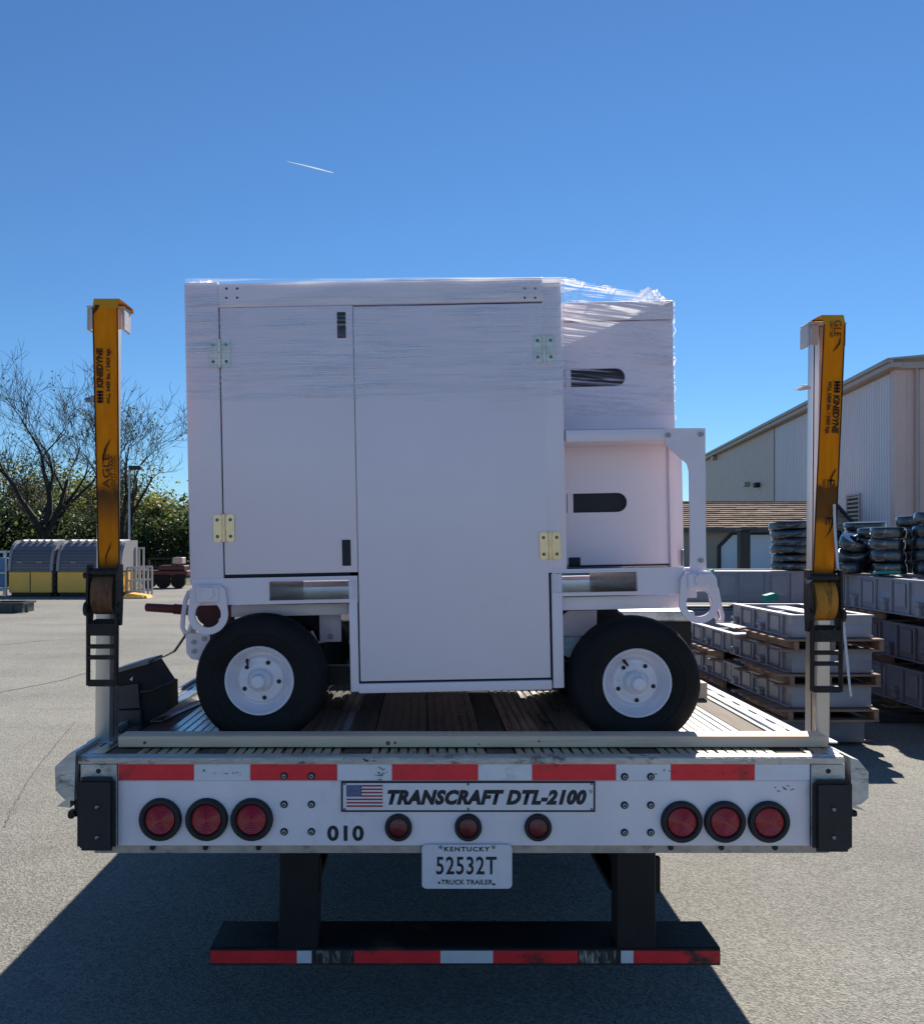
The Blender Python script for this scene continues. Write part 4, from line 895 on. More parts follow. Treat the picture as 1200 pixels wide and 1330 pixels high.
def make_casting(label, loc, rot, w, l, h, mt, group, lugs=True):
    """long grey housing: boxy body with flange, lid lip, ribs and bolted ears along the side"""
    c = thing('steel_casting', label, 'casting', loc, rot, group)
    MB().box(-w / 2, w / 2, -l / 2, l / 2, .0, h * .62, .008, seg=2).build('body', mt, c, True)
    q = lambda a, b: [(-a, -b), (a, -b), (a, b), (-a, b)]
    MB().ring(q(w / 2 - .001, l / 2 - .001), q(w / 2 - .03, l / 2 - .03), h * .60, h * .975, 'Z').build('side_wall', mt, c)
    MB().ring(q(w / 2 + .012, l / 2 + .01), q(w / 2 - .055, l / 2 - .05), h * .977, h + .012, 'Z').build('top_flange', mt, c)
    for k in range(max(1, int(l / .45))):
        y = -l / 2 + .25 + k * .45
        MB().box(-w / 2 + .0305, w / 2 - .0305, y - .02, y + .02, h * .625, h * .94).build('web_plate', mt, c)
    MB().box(-.09, .10, -l / 2 + .12, l / 2 - .2, h * .941, h + .005, .006).build('spine', mt, c)
    MB().box(-w / 2 - .03, w / 2 + .03, -l / 2 + .03, l / 2, -.001, .012, .003).build('bottom_flange', mt, c)
    n = int(l / .30)
    rib = MB().box(-.022, 0, -.014, .014, .013, h * .965, .003).mesh('side_rib', mt)
    ear = MB().box(-.05, 0, -.045, .045, h * .30, h * .42, .004).box(-.036, 0, -.03, .03, .013, h * .298, .004).mesh('side_ear', mt)
    pad = MB().box(-.016, 0, -.09, .09, h * .2, h * .9, .005).mesh('side_panel', mt)
    rnd = random.Random(int(loc[0] * 100 + loc[2] * 57))
    for k in range(n):
        y = -l / 2 + .16 + k * .30
        link('side_rib', rib, c, None, (-w / 2, y, 0))
        if lugs and k % 2 == 1: link('side_ear', ear, c, None, (-w / 2, y + .12, 0))
        elif k % 2 == 0: link('side_panel', pad, c, None, (-w / 2, y + .15, 0))
    return c
gA = 'grey castings in the stack beside the trailer'
nA = ['topmost', 'second from top', 'third from top', 'lowest']
zA = [.885, .60, .315, .03]
for i, z in enumerate(zA):
    rz = R(2 + random.uniform(-1, 1)); dx = random.uniform(-.02, .02) + i * -.015
    make_casting('grey steel casting, %s in the pallet stack right behind the strapped post' % nA[i], (3.33 + dx, 7.86 + random.uniform(-.02, .02), z), (0, 0, rz), .66, 1.3, .175, (M_grey, mat('faded_grey_steel', (.25, .25, .29), .5, .1, .15, 5, bump=.06, bscale=50), M_grey, M_greydk)[i], gA)
    if i: make_casting('grey steel casting at the far end of the post stack, %s there' % ['', 'topmost', 'middle one', 'lowest'][i], (3.30 + dx, 9.2, z), (0, 0, rz), .66, 1.3, .175, M_grey, gA)
    if i < 3:
        for (yy, nm) in ((7.66, 'near'), (9.2, 'far')):
            if i == 0 and nm == 'far': continue
            make_pallet('worn pallet under the %s %s grey casting behind the strapped post' % (nm, nA[i]), (3.30 + dx + random.uniform(-.03, .03), yy, z - .107), (0, 0, R(random.uniform(-2, 2))), .84, 1.0, .102)
dk = thing('wooden_pallet', 'dark pallet base on the ground under the lowest casting behind the strapped post', 'pallet', (3.32, 8.4, 0)); 
for y in (-1.0, 0, 1.0): MB().box(-.42, .42, y - .06, y + .06, 0.004, .028, .002).build('skid_board', M_pallet, dk)
gB = 'grey castings in the stack at the edge of the yard'
zB = [1.01, .60, .19]
for i, z in enumerate(zB):
    make_casting('large grey casting, %s of the tall stack beyond the post stack' % ['topmost', 'middle one', 'lowest'][i], (4.72 + i * .05, 7.95, z), (0, 0, R(-1 + i * 1.2)), .78, 2.9, .31, (M_grey, M_greydk, mat('faded_grey_steel', (.25, .25, .29), .5, .1, .15, 5, bump=.06, bscale=50))[i], gB)
    for (yy, nm) in ((7.0, 'near'), (8.9, 'far')):
        make_pallet('weathered pallet below the %s end of the %s casting in the tall stack' % (nm, ['topmost', 'middle', 'lowest'][i]), (4.75 + i * .05, yy, z - .107 if i < 2 else .085), (0, 0, R(random.uniform(-2, 2))), .9, .9, .1)
for k, (yy, lab) in enumerate(((6.75, 'dark timber bearer on the ground under the near end of the tall stack'), (8.2, 'dark timber bearer on the ground under the middle of the tall stack'))):
    o = (4.75, yy, 0.0); tag(MB(o).box(4.15, 5.4, yy - .07, yy + .07, .004, .078, .004).build('timber_bearer', mat('dark_timber', (.05, .036, .028), .85, 0, .3, 8), None, False, None, o), lab, 'timber')
gC = 'grey castings in the rear stack'
for i, z in enumerate((.96, .50, .05)):
    make_casting('long grey casting, %s of the rear stack under the wrapped tyres' % ['topmost', 'middle one', 'lowest'][i], (4.35, 10.7, z), (0, 0, R(90)), .8, 2.6, .35, M_grey, gC, False)
    make_pallet('pallet below the %s casting of the rear stack' % ['topmost', 'middle', 'lowest'][i], (4.3, 10.7, z - .105 if i < 2 else .005) if i < 2 else (4.3, 11.8, .004), (0, 0, 0), .9, .9, .1)
# plastic-wrapped small tyres
def tyre_mesh(r, t):
    mb = MB(); pr = []
    for k in range(17):
        a = 2 * math.pi * k / 16; pr.append((t / 2 * math.sin(a) * (1 if abs(math.sin(a)) < .9 else .98), r - r * .28 + r * .28 * math.copysign(abs(math.cos(a)) ** .28, math.cos(a))))
    mb.lathe(pr[:-1] + [pr[0]], (0, 0, 0), 'Z', 30); 
    for v in mb.v:
        n = noise.noise(v * 9); v *= 1 + .03 * n
    return mb.mesh('wrapped_tyre', M_wrap, True)
tyA, tyB = tyre_mesh(.235, .098), tyre_mesh(.165, .118)
ords = ['topmost', 'second from top', 'third from top', 'fourth from top', 'fifth from top', 'sixth from top', 'lowest']
def tyre(me, loc, rot, label): 
    tag(link('wrapped_tyre', me, None, label, loc, rot), label, 'tyre', 'plastic wrapped tyres on the grey castings')
def tyre_stack(me, x, y, z0, n, t, where, wob):
    for k in range(n):
        o = ords[n - 1 - k] if k > 0 else 'lowest'
        tyre(me, (x + random.uniform(-wob, wob), y + random.uniform(-wob, wob), z0 + t * (k + .5)), (R(random.uniform(-3, 3)), R(random.uniform(-3, 3)), random.uniform(0, 6)), 'wrapped black tyre, %s of the stack %s' % (o, where))
tyre_stack(tyA, 4.37, 10.5, 1.335, 6, .094, 'nearest the garage doors', .02)
tyre_stack(tyA, 4.79, 10.62, 1.335, 5, .094, 'half hidden by the strapped post', .02)
tyre_stack(tyB, 4.60, 8.75, 1.345, 4, .117, 'in front of the corrugated wall corner', .008)
tyre_stack(tyB, 4.90, 8.55, 1.345, 4, .12, 'at the picture edge under the downpipe', .01)
tyre_stack(tyB, 4.66, 9.12, 1.345, 4, .118, 'behind the corner stack', .012)
tyre_stack(tyB, 5.02, 9.05, 1.345, 5, .118, 'behind the edge stack', .012)
tyre_stack(tyB, 4.40, 9.28, 1.345, 2, .118, 'behind the leaning tyres', .015)
tyre_stack(tyA, 5.25, 10.5, 1.335, 6, .094, 'on the rear casting end', .02)
tyre(tyB, (4.93, 8.56, 1.345 + .54), (R(4), R(3), 1), 'wrapped black tyre lying crooked on top of the edge stack')
for k, (x, z, a, w) in enumerate(((4.29, 1.40, 3, 'lying flat'), (4.42, 1.53, 24, 'leaning half way up'), (4.45, 1.64, 30, 'leaning above the others'), (4.22, 1.39, -4, 'lying flat beside the hanging cord'))):
    tyre(tyB, (x, 8.98 + .06 * k, z), (0, R(-a), k), 'plastic wrapped black tyre %s between the tyre stacks' % w)
for k, (u, v, Y, w, h, lab) in enumerate(((1003, 776, 9.55, .15, .09, 'crumpled teal plastic piece on top of the castings beside the wrapped tyres'), (1156, 743.5, 8.35, .22, .03, 'flat teal plastic scrap under the wrapped tyres near the warehouse'), (925, 743, 10.3, .05, .06, 'small teal corner piece at the end of the rear casting behind the cart'))):
    o = (WX(u, Y), Y, WZ(v, Y)); mb = MB(o)
    mb.prism([(WX(u, Y) - w / 2, o[2] - h * .5), (WX(u, Y) + w * .42, o[2] - h * .35), (WX(u, Y) + w / 2, o[2] + h * .2), (WX(u, Y) + w * .2, o[2] + h * .5), (WX(u, Y) - w * .45, o[2] + h * .2)], Y, Y + .12)
    tag(mb.build('plastic_scrap', M_teal, None, False, None, o), lab, 'plastic scrap')

# ------------------------------------------------------------------ warehouse
M_taupe = mat('taupe_cladding', (0.74, 0.50, 0.44), 0.5, 0.1, 0.05, 1.2, bump=0.02)
M_trim = mat('taupe_trim', (0.50, 0.38, 0.34), 0.5, 0.1, 0.06, 1.5)
M_pale = mat('translucent_cladding', (0.74, 0.66, 0.70), 0.4, 0.1, 0.05, 1.0, stretch=(1, 1, .2))
M_roof = mat('metal_roof', (0.36, 0.35, 0.34), 0.45, 0.4, 0.08, 1.0)
CY, CX = 37.0, WX(1164, 37.0); FY = 84.0; FXx = WX(905, FY)
wd = Vector((FXx - CX, FY - CY, 0)); wlen = wd.length; wd.normalize()
HC = WZ(471, CY)
wh = thing('warehouse', 'large taupe metal warehouse with pale corrugated wall section and louvre vent', 'warehouse', (CX, CY, 0), (0, 0, math.atan2(wd.y, wd.x)))
# local +x runs along the long wall away from the corner; local -y is into the building (to the right)
def along(u):
    t = (u - U0) / F; d = (t * CY - CX) / (wd.x - t * wd.y); return d
SW = .9
def sheet_mesh(w, h, mt):
    n = 3; poly = []
    for i in range(n):
        x = i * w / n; poly += [(x, 0.0), (x + w / n * .62, 0.0), (x + w / n * .70, .045), (x + w / n * .92, .045)]
    poly += [(w, 0.0), (w, -.01), (0, -.01)]
    return MB().prism(poly, 0, h, 'Z').mesh('wall_sheet', mt)
a_pale0, a_pale1 = along(1158), along(1006)
def sheet_mesh_flat(w, h, mt):
    poly = []
    for i in range(2):
        x = i * w / 2; poly += [(x, 0), (x + w * .40, 0), (x + w * .43, .018), (x + w * .47, .018)]
    poly += [(w, 0), (w, -.01), (0, -.01)]
    return MB().prism(poly, 0, h, 'Z').mesh('wall_sheet', mt)
pale_m = sheet_mesh(SW - .004, HC - .35, M_pale); taupe_m = sheet_mesh_flat(SW - .004, HC - .3, M_taupe)
x = a_pale0
while x < wlen:
    pale = x < a_pale1 - .2
    link('wall_sheet', pale_m if pale else taupe_m, wh, None, (x, .0, .0)); x += SW
MB().box(0, wlen, -.06, -.015, 0, HC - .25).build('wall_backing', M_trim, wh)
MB().box(-.03, a_pale0 - .02, -.05, .06, 0, HC - .25, .01).build('corner_trim', M_taupe, wh)
MB().box(a_pale1 - .15, a_pale1 + .15, .02, .09, 0, HC - .3, .01).build('panel_trim', M_trim, wh)
MB().box(-.4, wlen, -.1, .40, HC - .26, HC - .04, .02).box(-.4, wlen, .25, .5, HC - .04, HC + .12, .02).build('gutter', M_trim, wh)
MB().add([(-.45, .5, HC + .13), (wlen, .5, HC + .13), (wlen, -14, HC + 1.2), (-.45, -14, HC + 1.2), (-.45, .5, HC + .05), (wlen, .5, HC + .05), (wlen, -14, HC + 1.1), (-.45, -14, HC + 1.1)], [[0, 1, 2, 3], [4, 5, 6, 7], [0, 1, 5, 4], [1, 2, 6, 5], [2, 3, 7, 6], [3, 0, 4, 7]]).build('roof', M_roof, wh)
# end wall round the corner
mb = MB(); 
for k in range(16): 
    y = -k * .9; mb.box(-.02, .04, y - .9, y - .01, 0, HC - .3 + k * .0); mb.box(-.05, -.02, y - .5, y - .42, 0, HC - .3)
mb.build('end_wall', M_taupe, wh)
MB().box(-.3, .1, -14, .1, HC - .3, HC - .02, .02).build('eave_trim', M_trim, wh)
MB().cyl((-.14, -.75, 0), (-.14, -.75, HC - .3), .07, n=10).build('downpipe', M_trim, wh)
# louvre vent
lx1, lx0 = along(1103), along(1119); ym = CY + wd.y * (lx0 + lx1) / 2; lz0, lz1 = WZ(692, ym), WZ(643, ym)
vt = MB().box(lx0, lx1, .046, .06, lz0, lz1).build('louvre_vent', M_dark, wh)
nl = 9
for k in range(nl):
    z = lz0 + (lz1 - lz0) * (k + .5) / nl
    MB().box(lx0 + .03, lx1 - .03, .05, .12, z - .04, z + .03, mtx=None).build('louvre_slat', M_trim, vt)
MB().ring([(lx0 - .05, lz1 + .05), (lx1 + .05, lz1 + .05), (lx1 + .05, lz0 - .05), (lx0 - .05, lz0 - .05)], [(lx0 + .03, lz1 - .03), (lx1 - .03, lz1 - .03), (lx1 - .03, lz0 + .03), (lx0 + .03, lz0 + .03)], .05, .14).build('vent_frame', M_trim, vt)
for u, v in ((986, 630), (972, 629), (930, 595)):
    x = along(u); yy = CY + wd.y * x; z = WZ(v, yy)
    MB().box(x - .35, x + .35, .02, .35, z - .16, z + .16, .03).build('wall_lamp', M_roof if u != 986 else M_dark, wh)
# ------------------------------------------------------------------ shed in front of it
M_shingle = mat('brown_shingles', (0.34, 0.225, 0.165), 0.85, 0, 0.35, 3.0, stretch=(1, 1, 3), col2=(0.16, 0.125, 0.105), thr=0.52, bump=0.3, bscale=10)
M_shedwall = mat('shed_siding', (0.36, 0.30, 0.24), 0.7, 0, 0.08, 2)
SY = 38.0; ry = 40.2
sx0, sx1 = 6.0, WX(1110, SY); ez = WZ(686, SY); rz_ = WZ(652.5, ry)
sh = thing('shed', 'low shed with brown shingle roof and two pale garage doors in black frames', 'shed', ((sx0 + sx1) / 2, SY, 0))
SO = tuple(sh.location); mb = MB(SO)
mb.box(sx0, sx1 - .4, SY + .4, 41.0, 0, ez - .1).build('wall', M_shedwall, sh)
mb = MB(SO); n = 13; random.seed(8)
for k in range(n):
    t0, t1 = k / n, (k + 1) / n; ya, yb = SY + (ry - SY) * t0, SY + (ry - SY) * t1; za, zb = ez + (rz_ - ez) * t0, ez + (rz_ - ez) * t1
    x = sx0
    while x < sx1:
        w = random.uniform(.5, 1.1); xe = min(sx1, x + w); j = random.uniform(0, .03)
        mb.add([(x, ya - .02, za + .04 + j), (xe, ya - .02, za + .04 + j), (xe, yb, zb + .01), (x, yb, zb + .01), (x, ya - .02, za), (xe, ya - .02, za)], [[0, 1, 2, 3], [0, 1, 5, 4]]); x = xe
ro = mb.build('shingle', M_shingle, sh); ro['kind'] = 'stuff'
MB(SO).add([(sx0, ry, rz_), (sx1, ry, rz_), (sx1, ry + 2, ez), (sx0, ry + 2, ez)], [[0, 1, 2, 3]]).build('rear_roof_slope', M_shingle, sh)
MB(SO).box(sx0, sx1, SY - .08, SY + .0, ez - .18, ez + .0).build('fascia', mat('dark_fascia', (.09, .08, .072), .6), sh)
MB(SO).prism([(SY - .1, ez - .2), (SY - .1, ez + .12), (ry, rz_ + .16), (ry, rz_ - .16)], sx1, sx1 + .12, 'X').build('barge_board', mat('black_board', (.015, .015, .018), .5), sh)
MB(SO).box(sx0, sx1, ry - .08, ry + .08, rz_ - .01, rz_ + .05).build('ridge_cap', M_shingle, sh)
M_blackf = mat('black_frame', (.015, .015, .018), .5)
M_gdoor = mat('pale_garage_door', (.66, .68, .74), .45, 0, .05, 2)
for (ua, ub) in ((932, 1080),):
    yy = SY + .36; xa, xb = WX(ua, yy), WX(ub, yy); zt = WZ(690.5, yy); ch = .62; ww = .14
    o_ = [(xa, 0), (xa, zt - ch), (xa + ch, zt), (xb - ch, zt), (xb, zt - ch), (xb, 0)]; i_ = [(xa + ww, 0.0), (xa + ww, zt - ch - .05), (xa + ch + .04, zt - ww), (xb - ch - .04, zt - ww), (xb - ww, zt - ch - .05), (xb - ww, 0.0)]
    f_ = MB(SO).ring(o_, i_, yy - .04, yy + .03).build('door_frame', M_blackf, sh)
    MB(SO).prism(i_, yy + .005, yy + .03).build('garage_door', M_gdoor, f_)
YQ = 24.0
bpst = MB((WX(969, YQ), YQ, 0)); bpst.box(WX(962, YQ), WX(975, YQ), YQ, YQ + .3, 0, WZ(690, YQ), .02); bpst.box(WX(962, YQ), WX(982, YQ), YQ - .05, YQ + .4, WZ(690, YQ), WZ(687.5, YQ), .01)
tag(bpst.build('pillar', M_blackf, None, False, None, (WX(969, YQ), YQ, 0)), 'black square pillar with flat cap standing in front of the pale garage doors', 'pillar')

# ------------------------------------------------------------------ yard behind: spill lockers, racks, red machine, lamp pole
M_yel = mat('yellow_plastic', (0.98, 0.50, 0.08), 0.45, 0, 0.06, 3)
M_dome = mat('grey_plastic_cover', (0.16, 0.145, 0.165), 0.4, 0, 0.06, 3, bump=0.05)
M_domel = mat('pale_grey_plastic', (0.30, 0.28, 0.28), 0.45, 0, 0.06, 3)
def locker(u0, u1, label):
    Y = 26.3; x0, x1 = WX(u0, Y), WX(u1, Y); w = x1 - x0; xc = (x0 + x1) / 2
    t = thing('drum_locker', label, 'storage locker', (xc, Y, 0), (0, 0, 0), 'yellow and grey drum lockers'); hz = WZ(742, Y); zt = WZ(703, Y); d = 1.5
    MB().box(-w / 2, w / 2, 0, d, .12, hz - .01, .03).build('yellow_base', M_yel, t)
    MB().box(-w / 2 + .06, w / 2 - .06, .05, d, 0, .118).build('skid', M_dark, t)
    MB().box(-.012, .012, -.008, .0, .14, hz - .03).build('base_groove', M_dark, t)
    r = zt - hz; pr = [(0.0, hz)]
    for k in range(9): a = R(90 * k / 8); pr.append((r * .75 * (1 - math.cos(a)) + .02, hz + r * math.sin(a)))
    pr += [(d, zt), (d, hz)]
    MB().prism(pr, -w / 2 + .05, w / 2 - .05, 'X').build('cover', M_dome, t)
    for s in (-1, 1):
        MB().prism([(a - .03, b + .03 if i else b) for i, (a, b) in enumerate(pr)], s * (w / 2 - .02) - .045, s * (w / 2 - .02) + .045, 'X').build('end_rib', M_domel, t)
    mb = MB(); n = max(4, round(w / .27))
    for k in range(n):
        xx = -w / 2 + .1 + (w - .2) * (k + .5) / n; mb.lathe([(0, 0), (.02, .06), (.1, .075), (d - .6, .075), (d - .5, 0)], (xx, .45, zt - .02), 'Y', 12)
    mb.build('roof_rib', M_domel, t, True)
    for xx in (-w * .25, w * .2): MB().box(xx - .09, xx + .09, .01, .06, hz + .24, hz + .29, .01).build('grip', M_domel, t)
    mb = MB(); 
    for k in range(7): z = hz + .06 + k * .09; a = math.asin(min(1, (z - hz) / r)); mb.box(-w / 2 + .06, w / 2 - .06, r * .75 * (1 - math.cos(a)) + .012, r * .75 * (1 - math.cos(a)) + .03, z - .006, z + .006)
    mb.build('cover_seam', M_dark, t)
locker(11, 67.5, 'yellow and grey roll-top drum locker, the one standing clear of the post')
locker(74, 157, 'yellow and grey roll-top drum locker partly hidden by the strapped post')
MB().box(WX(65, 26.3), WX(75, 26.3), 26.5, 26.9, .1, 1.0, .02)
rk = thing('chain_bundle', 'dark bundle of hoses hanging in the gap between the two drum lockers', 'hose bundle', (WX(70.5, 26.4), 26.4, 0))
for k in range(5): MB().lathe([(-.1, 0), (-.07, .09), (.07, .09), (.1, 0)], (0, 0, .2 + k * .17), 'Z', 10).build('coil', M_dark, rk, True)
MB().box(-.05, .05, .05, .2, 0.005, .12).build('stand', M_dark, rk)
def bars_rack(name, label, cat, u0, u1, v0, Y, mt, n, m2=None):
    x0, x1 = WX(u0, Y), WX(u1, Y); t = thing(name, label, cat, ((x0 + x1) / 2, Y, 0)); h = WZ(v0, Y); w = x1 - x0
    bar = MB().box(-.025, .025, -.025, .025, 0, h).mesh('upright', mt)
    for k in range(n): link('upright', bar, t, None, (-w / 2 + w * k / (n - 1), 0, 0)); link('upright', bar, t, None, (-w / 2 + w * k / (n - 1), .8, 0))
    for z in (h * .12, h * .5, h * .96):
        MB().box(-w / 2, w / 2, -.03, .02, z, z + .06).build('crossbar', mt, t); MB().box(-w / 2, w / 2, .78, .83, z, z + .06).build('crossbar', mt, t)
    if m2: MB().box(-w / 2 + .05, w / 2 - .05, .1, .7, h * .2, h * .85, .03).build('load', m2, t)
    return t
M_steelg = mat('galvanised_bars', (.40, .42, .45), .4, .5, .1, 5)
bars_rack('steel_rack', 'tall pale galvanised steel rack standing beside the yellow drum lockers', 'rack', 158, 176, 711, 27.5, M_steelg, 4)
bars_rack('steel_rack', 'lower galvanised steel rack of thin bars next to the tall rack', 'rack', 160, 187, 737, 26.8, M_steelg, 6)
bars_rack('storage_rack', 'grey rack holding blue boxes at the picture edge beside the drum lockers', 'rack', -30, 8, 716, 26.5, M_steelg, 3, mat('blue_box', (.10, .22, .40), .5))
yb = thing('yellow_ramp', 'small yellow metal ramp on the ground below the steel rack', 'ramp', (WX(176, 25.6), 25.6, 0))
MB().prism([(-.35, 0.004), (.35, .004), (.30, .08), (-.2, .15), (-.3, .12)], 0, .5, 'Y').build('ramp_plate', M_yel, yb); MB().box(-.45, .25, -.1, -.02, .01, .07, .01).build('ramp_bar', M_yel, yb)
tb = thing('pallet_tray', 'dark grey plastic tray lying on the asphalt before the yellow lockers', 'tray', (WX(8, 20.5), 20.5, 0))
w = 20 / F * 20.5; M_tray = mat('dark_tray', (.045, .05, .05), .5, 0, .15, 8)
mb = MB(); mb.ring(rrect(-w - .1, w, 0, .7, .05), rrect(-w - .06, w - .04, .04, .66, .04), .0, .2, 'Z'); mb.build('tray_wall', M_tray, tb)
MB().ring(rrect(-w - .14, w + .04, -.04, .74, .06), rrect(-w - .06, w - .04, .04, .66, .04), .2, .24, 'Z').build('tray_rim', M_tray, tb); MB().box(-w, w - .06, .05, .64, .004, .03).build('tray_floor', M_tray, tb)
for k in range(3): MB().box(-w + .1 + k * .35, -w + .17 + k * .35, -.03, -.001, .01, .2).build('tray_rib', M_tray, tb)
# red farm implement far off
M_redm = mat('shaded_red_paint', (.075, .012, .018), .45, 0, .2, 3)  # red darkened: the shade it stands in is put into the colour
YRD = 31.0; rd_ = thing('red_implement', 'red wheeled yard implement, darkened for shade, parked under the trees beside the cart', 'implement', (WX(215, YRD), YRD, 0))
w = 56 / F * YRD
MB().box(-w / 2, w / 2, 0, .9, .45, .62, .03).build('bed', M_redm, rd_); MB().box(-w * .2, w * .42, .1, .8, .62, .80, .03).build('hopper', M_redm, rd_)
for xx in (-w * .38, -w * .05, w * .3): MB().lathe([(-.08, 0), (-.08, .25), (.08, .25), (.08, 0)], (xx, 0, .25), 'Y', 16).build('wheel', M_tyre, rd_)
for xx in (-w * .45, w * .1, w * .2): MB().box(xx - .03, xx + .03, .3, .36, .6, 1.05).build('upright', M_redm, rd_)
MB().box(-w * .45, w * .2, .3, .36, 1.0, 1.06).build('top_rail', M_black, rd_)
MB().box(w * .12, w * .35, .2, .7, .85, 1.08, .02).build('engine_box', M_trim, rd_)
YLP = 33.0
lp_ = thing('lamp_pole', 'thin steel lamp pole with flat lamp head among the bare trees', 'lamp pole', (WX(168, YLP), YLP, 0))
MB().cyl((0, 0, 0), (0, 0, WZ(606, YLP)), .05, .035, n=8).build('pole', M_steelg, lp_)
MB().box(0, .45, -.12, .12, WZ(610, YLP), WZ(605, YLP), .03).build('lamp_head', M_dark, lp_)

# ------------------------------------------------------------------ trees
M_bark = mat('dark_bark', (0.032, 0.026, 0.022), 0.9, 0, 0.3, 6, bump=0.3, bscale=20)
LEAF = [mat('leaf_dark_green', (0.030, 0.052, 0.018), .5, 0, .45, .9, trans=.35), mat('leaf_olive', (0.080, 0.095, 0.025), .5, 0, .4, .9, trans=.45), mat('leaf_yellow_green', (0.15, 0.145, 0.03), .5, 0, .4, .9, trans=.5), mat('leaf_brown', (0.13, 0.095, 0.045), .6, 0, .4, .9, trans=.4)]
def bare_tree(x, y, h, sd, spread, label, nstem=3):
    rnd = random.Random(sd); t = thing('bare_tree', label, 'tree', (x, y, 0), (0, 0, 0), 'bare trees behind the yard')
    trunk = MB(); br = MB(); tips = []
    def grow(p, d, ln, r, lev):
        n = 5 if lev < 2 else 4; pts = [p.copy()]; rad = [r]; q = p.copy(); dd = d.copy()
        for i in range(n):
            dd = (dd + Vector((rnd.gauss(0, .16), rnd.gauss(0, .16), rnd.gauss(.05, .09)))).normalized(); q = q + dd * ln / n; pts.append(q.copy()); rad.append(r * (1 - .55 * (i + 1) / n))
        (trunk if lev == 0 else br).tube(pts, rad, 7 if lev == 0 else (5 if lev < 3 else 3))
        if lev >= 6 or r < .008: tips.append(q); return
        nk = 3 if lev < 4 else 3
        for k in range(nk):
            f = rnd.uniform(.35, 1.0) if k else 1.0; i = min(n, max(1, int(round(f * n)))); base = pts[i]
            side = Vector((rnd.gauss(0, 1), rnd.gauss(0, 1), rnd.gauss(.15, .5))).normalized()
            nd = (dd * 1.0 + side * (.62 if lev else .55) * spread).normalized(); grow(base, nd, ln * rnd.uniform(.58, .82), max(.010, rad[i] * rnd.uniform(.55, .8)), lev + 1)
    grow(Vector((0, 0, 0)), Vector((0, 0, 1)), h * .22, h * .024, 0)
    for k in range(nstem):
        a = rnd.uniform(0, 6.28); grow(Vector((0, 0, h * .10 + .05 * k * h)), Vector((math.cos(a) * .42 * spread, math.sin(a) * .3, .9)).normalized(), h * .34, h * .017, 1)
    trunk.build('trunk', M_bark, t); br.build('branches', M_bark, t)
    lf = MB()
    for q in tips:
        if rnd.random() < .05:
            for k in range(3):
                c = q + Vector((rnd.gauss(0, .15), rnd.gauss(0, .15), rnd.gauss(0, .12))); a = Vector((rnd.gauss(0, 1), rnd.gauss(0, 1), rnd.gauss(0, 1))).normalized() * .07; b = a.orthogonal().normalized() * .05
                lf.add([c - a, c + b, c + a, c - b], [[0, 1, 2, 3]])
    if lf.v: lf.build('last_leaves', LEAF[1], t)
    return len(br.f)
def leafy(x, y, h, w, sd, mix, label, n=5200, low=.0, group='leafy trees along the yard edge', ls=.10):
    rnd = random.Random(sd); t = thing('leafy_tree', label, 'tree', (x, y, 0), (0, 0, 0), group)
    tk = MB(); tk.tube([(0, 0, 0), (rnd.uniform(-.1, .1), 0, h * .25), (rnd.uniform(-.3, .3), .1, h * .55), (rnd.uniform(-.3, .3), 0, h * .85)], [h * .025, h * .02, h * .013, .02], 7); tk.build('trunk', M_bark, t)
    lb = MB(); cl = []
    for k in range(46):
        a = rnd.uniform(0, 6.28); rr = math.sqrt(rnd.random()); zz = low + (1 - low) * rnd.random() ** .8
        prof_ = math.sin(math.pi * min(1, .18 + zz * .82)) ** .6
        c = Vector((math.cos(a) * rr * w * .5 * prof_, math.sin(a) * rr * w * .4 * prof_, h * (.05 + .9 * zz))); cl.append((c, rnd.uniform(.35, .95) * w * .115, rnd.randrange(len(mix))))
        lb.tube([(0, 0, max(.2, c.z * .55)), c * .6 + Vector((0, 0, c.z * .25)), c], [.05, .03, .01], 4)
    lb.build('limbs', M_bark, t)
    cr = MB()
    for k in range(n):
        c, s, mi = cl[rnd.randrange(len(cl))]; p = c + Vector((rnd.gauss(0, s), rnd.gauss(0, s), rnd.gauss(0, s * .8)))
        if p.z < .05: continue
        L_ = ls * rnd.uniform(.5, 1.3); a = Vector((rnd.gauss(0, 1), rnd.gauss(0, 1), rnd.gauss(0, .7))).normalized(); b = a.orthogonal().normalized(); b.rotate(Matrix.Rotation(rnd.uniform(0, 6.28), 3, a))
        cr.add([p - a * L_, p + b * L_ * .55, p + a * L_, p - b * L_ * .55], [[0, 1, 2, 3]], mix[mi] if rnd.random() < .8 else mix[rnd.randrange(len(mix))])
    cr.build('crown', LEAF, t)
TY = 40.0
bare_tree(WX(58, TY), TY, WZ(478, TY), 21, 1.0, 'tall bare tree with upright spreading branches above the yellow lockers', 4)
bare_tree(WX(158, TY - 2), TY - 2, WZ(500, TY - 2), 9, 1.05, 'dark bare tree with arching limbs between the strapped post and the cart', 4)
bare_tree(WX(-40, TY + 6), TY + 6, WZ(520, TY + 6), 33, 1.1, 'bare tree at the picture edge reaching over the lockers', 3)
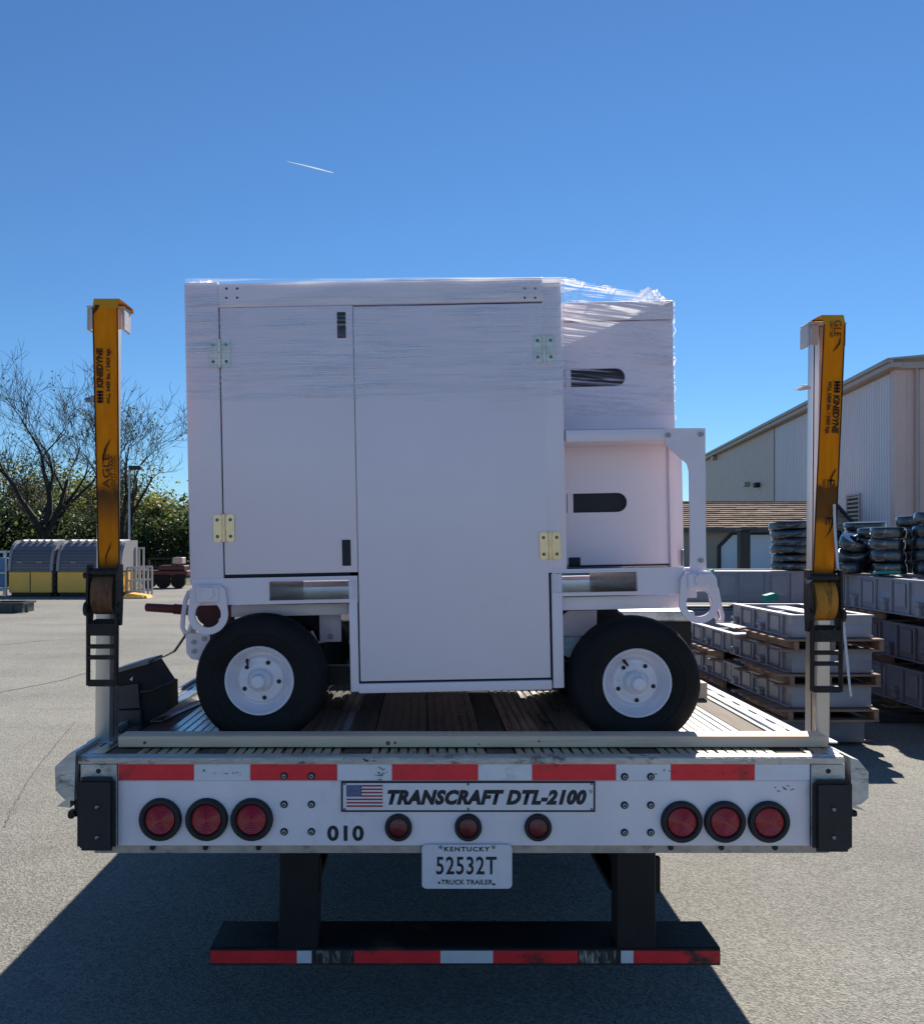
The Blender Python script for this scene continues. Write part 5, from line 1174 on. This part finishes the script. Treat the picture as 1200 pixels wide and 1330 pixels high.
rows = [(-30, 50, 598, 7.5, [0, 1], 'olive leafy tree at the picture edge behind the lockers'), (30, 47, 600, 6.5, [1, 1, 3], 'brownish green leafy tree behind the first drum locker'),
        (85, 50, 612, 6, [1, 2], 'yellowish green leafy tree behind the second drum locker'), (118, 46, 625, 5, [2, 1], 'bright yellow green bush right behind the strapped post'),
        (165, 49, 604, 5.5, [0, 1, 1], 'dull green leafy tree behind the lamp pole'), (205, 44, 655, 5, [0, 2], 'dark green bush with yellow lit leaves beside the cart'), (238, 42, 672, 4.5, [0, 0, 1], 'very dark green bush touching the edge of the cart'),
        (10, 43, 660, 5, [0, 0, 1], 'low dark bush just behind the clear-standing drum locker'), (70, 42.5, 668, 5, [0, 0, 1], 'low dark bush behind the gap of the drum lockers'), (135, 42, 672, 4.5, [0, 1], 'low shady bush behind the strapped post')]
for i, (u, y, v, w, mix, lab) in enumerate(rows):
    leafy(WX(u, y), y, WZ(v, y), w * 1.25, 100 + i, mix, lab, 5200 if v < 640 else 7000)
rnd = random.Random(77); fw = MB()
for k in range(9000):
    x = rnd.uniform(-30, 16); top = 4.2 + 1.6 * noise.noise((x * .25, 3, 0)) + .8 * noise.noise((x * .9, 7, 0)); z = top * rnd.random() ** .7; y = 62 + rnd.gauss(0, 2)
    a = Vector((rnd.gauss(0, 1), rnd.gauss(0, 1), rnd.gauss(0, .7))).normalized(); b = a.orthogonal().normalized(); L_ = rnd.uniform(.15, .4); p = Vector((x, y, max(.3, z)))
    fw.add([p - a * L_, p + b * L_ * .6, p + a * L_, p - b * L_ * .6], [[0, 1, 2, 3]], rnd.choice((0, 0, 1)))
fwo = fw.build('far_woods', LEAF); tag(fwo, 'distant mass of green woods along the far edge of the yard', None, None, 'stuff')

# ------------------------------------------------------------------ contrail
YT = 9000.0
ct = MB((WX(405, YT), YT, WZ(216, YT))); q = [(WX(u, YT), YT, WZ(v, YT)) for u, v in ((372, 209), (392, 213.5), (412, 218.5), (433, 224))]
ct.tube(q, [1.0, 4.0, 6.5, 3], 8)
mcn = bpy.data.materials.new('ice_cloud'); mcn.use_nodes = True; pp = mcn.node_tree.nodes['Principled BSDF']; pp.inputs['Base Color'].default_value = (.9, .9, .9, 1); pp.inputs['Roughness'].default_value = 1
nt = mcn.node_tree; tlu = nt.nodes.new('ShaderNodeBsdfTranslucent'); tlu.inputs['Color'].default_value = (.9, .9, .9, 1); trp = nt.nodes.new('ShaderNodeBsdfTransparent'); a_ = nt.nodes.new('ShaderNodeMixShader'); b_ = nt.nodes.new('ShaderNodeMixShader')
a_.inputs[0].default_value = .6; b_.inputs[0].default_value = .6
nt.links.new(pp.outputs[0], a_.inputs[1]); nt.links.new(tlu.outputs[0], a_.inputs[2]); nt.links.new(trp.outputs[0], b_.inputs[1]); nt.links.new(a_.outputs[0], b_.inputs[2]); nt.links.new(b_.outputs[0], nt.nodes['Material Output'].inputs['Surface'])
cto = ct.build('contrail', mcn, None, True, None, (WX(405, YT), YT, WZ(216, YT))); tag(cto, 'short thin white contrail high in the blue sky', 'contrail')
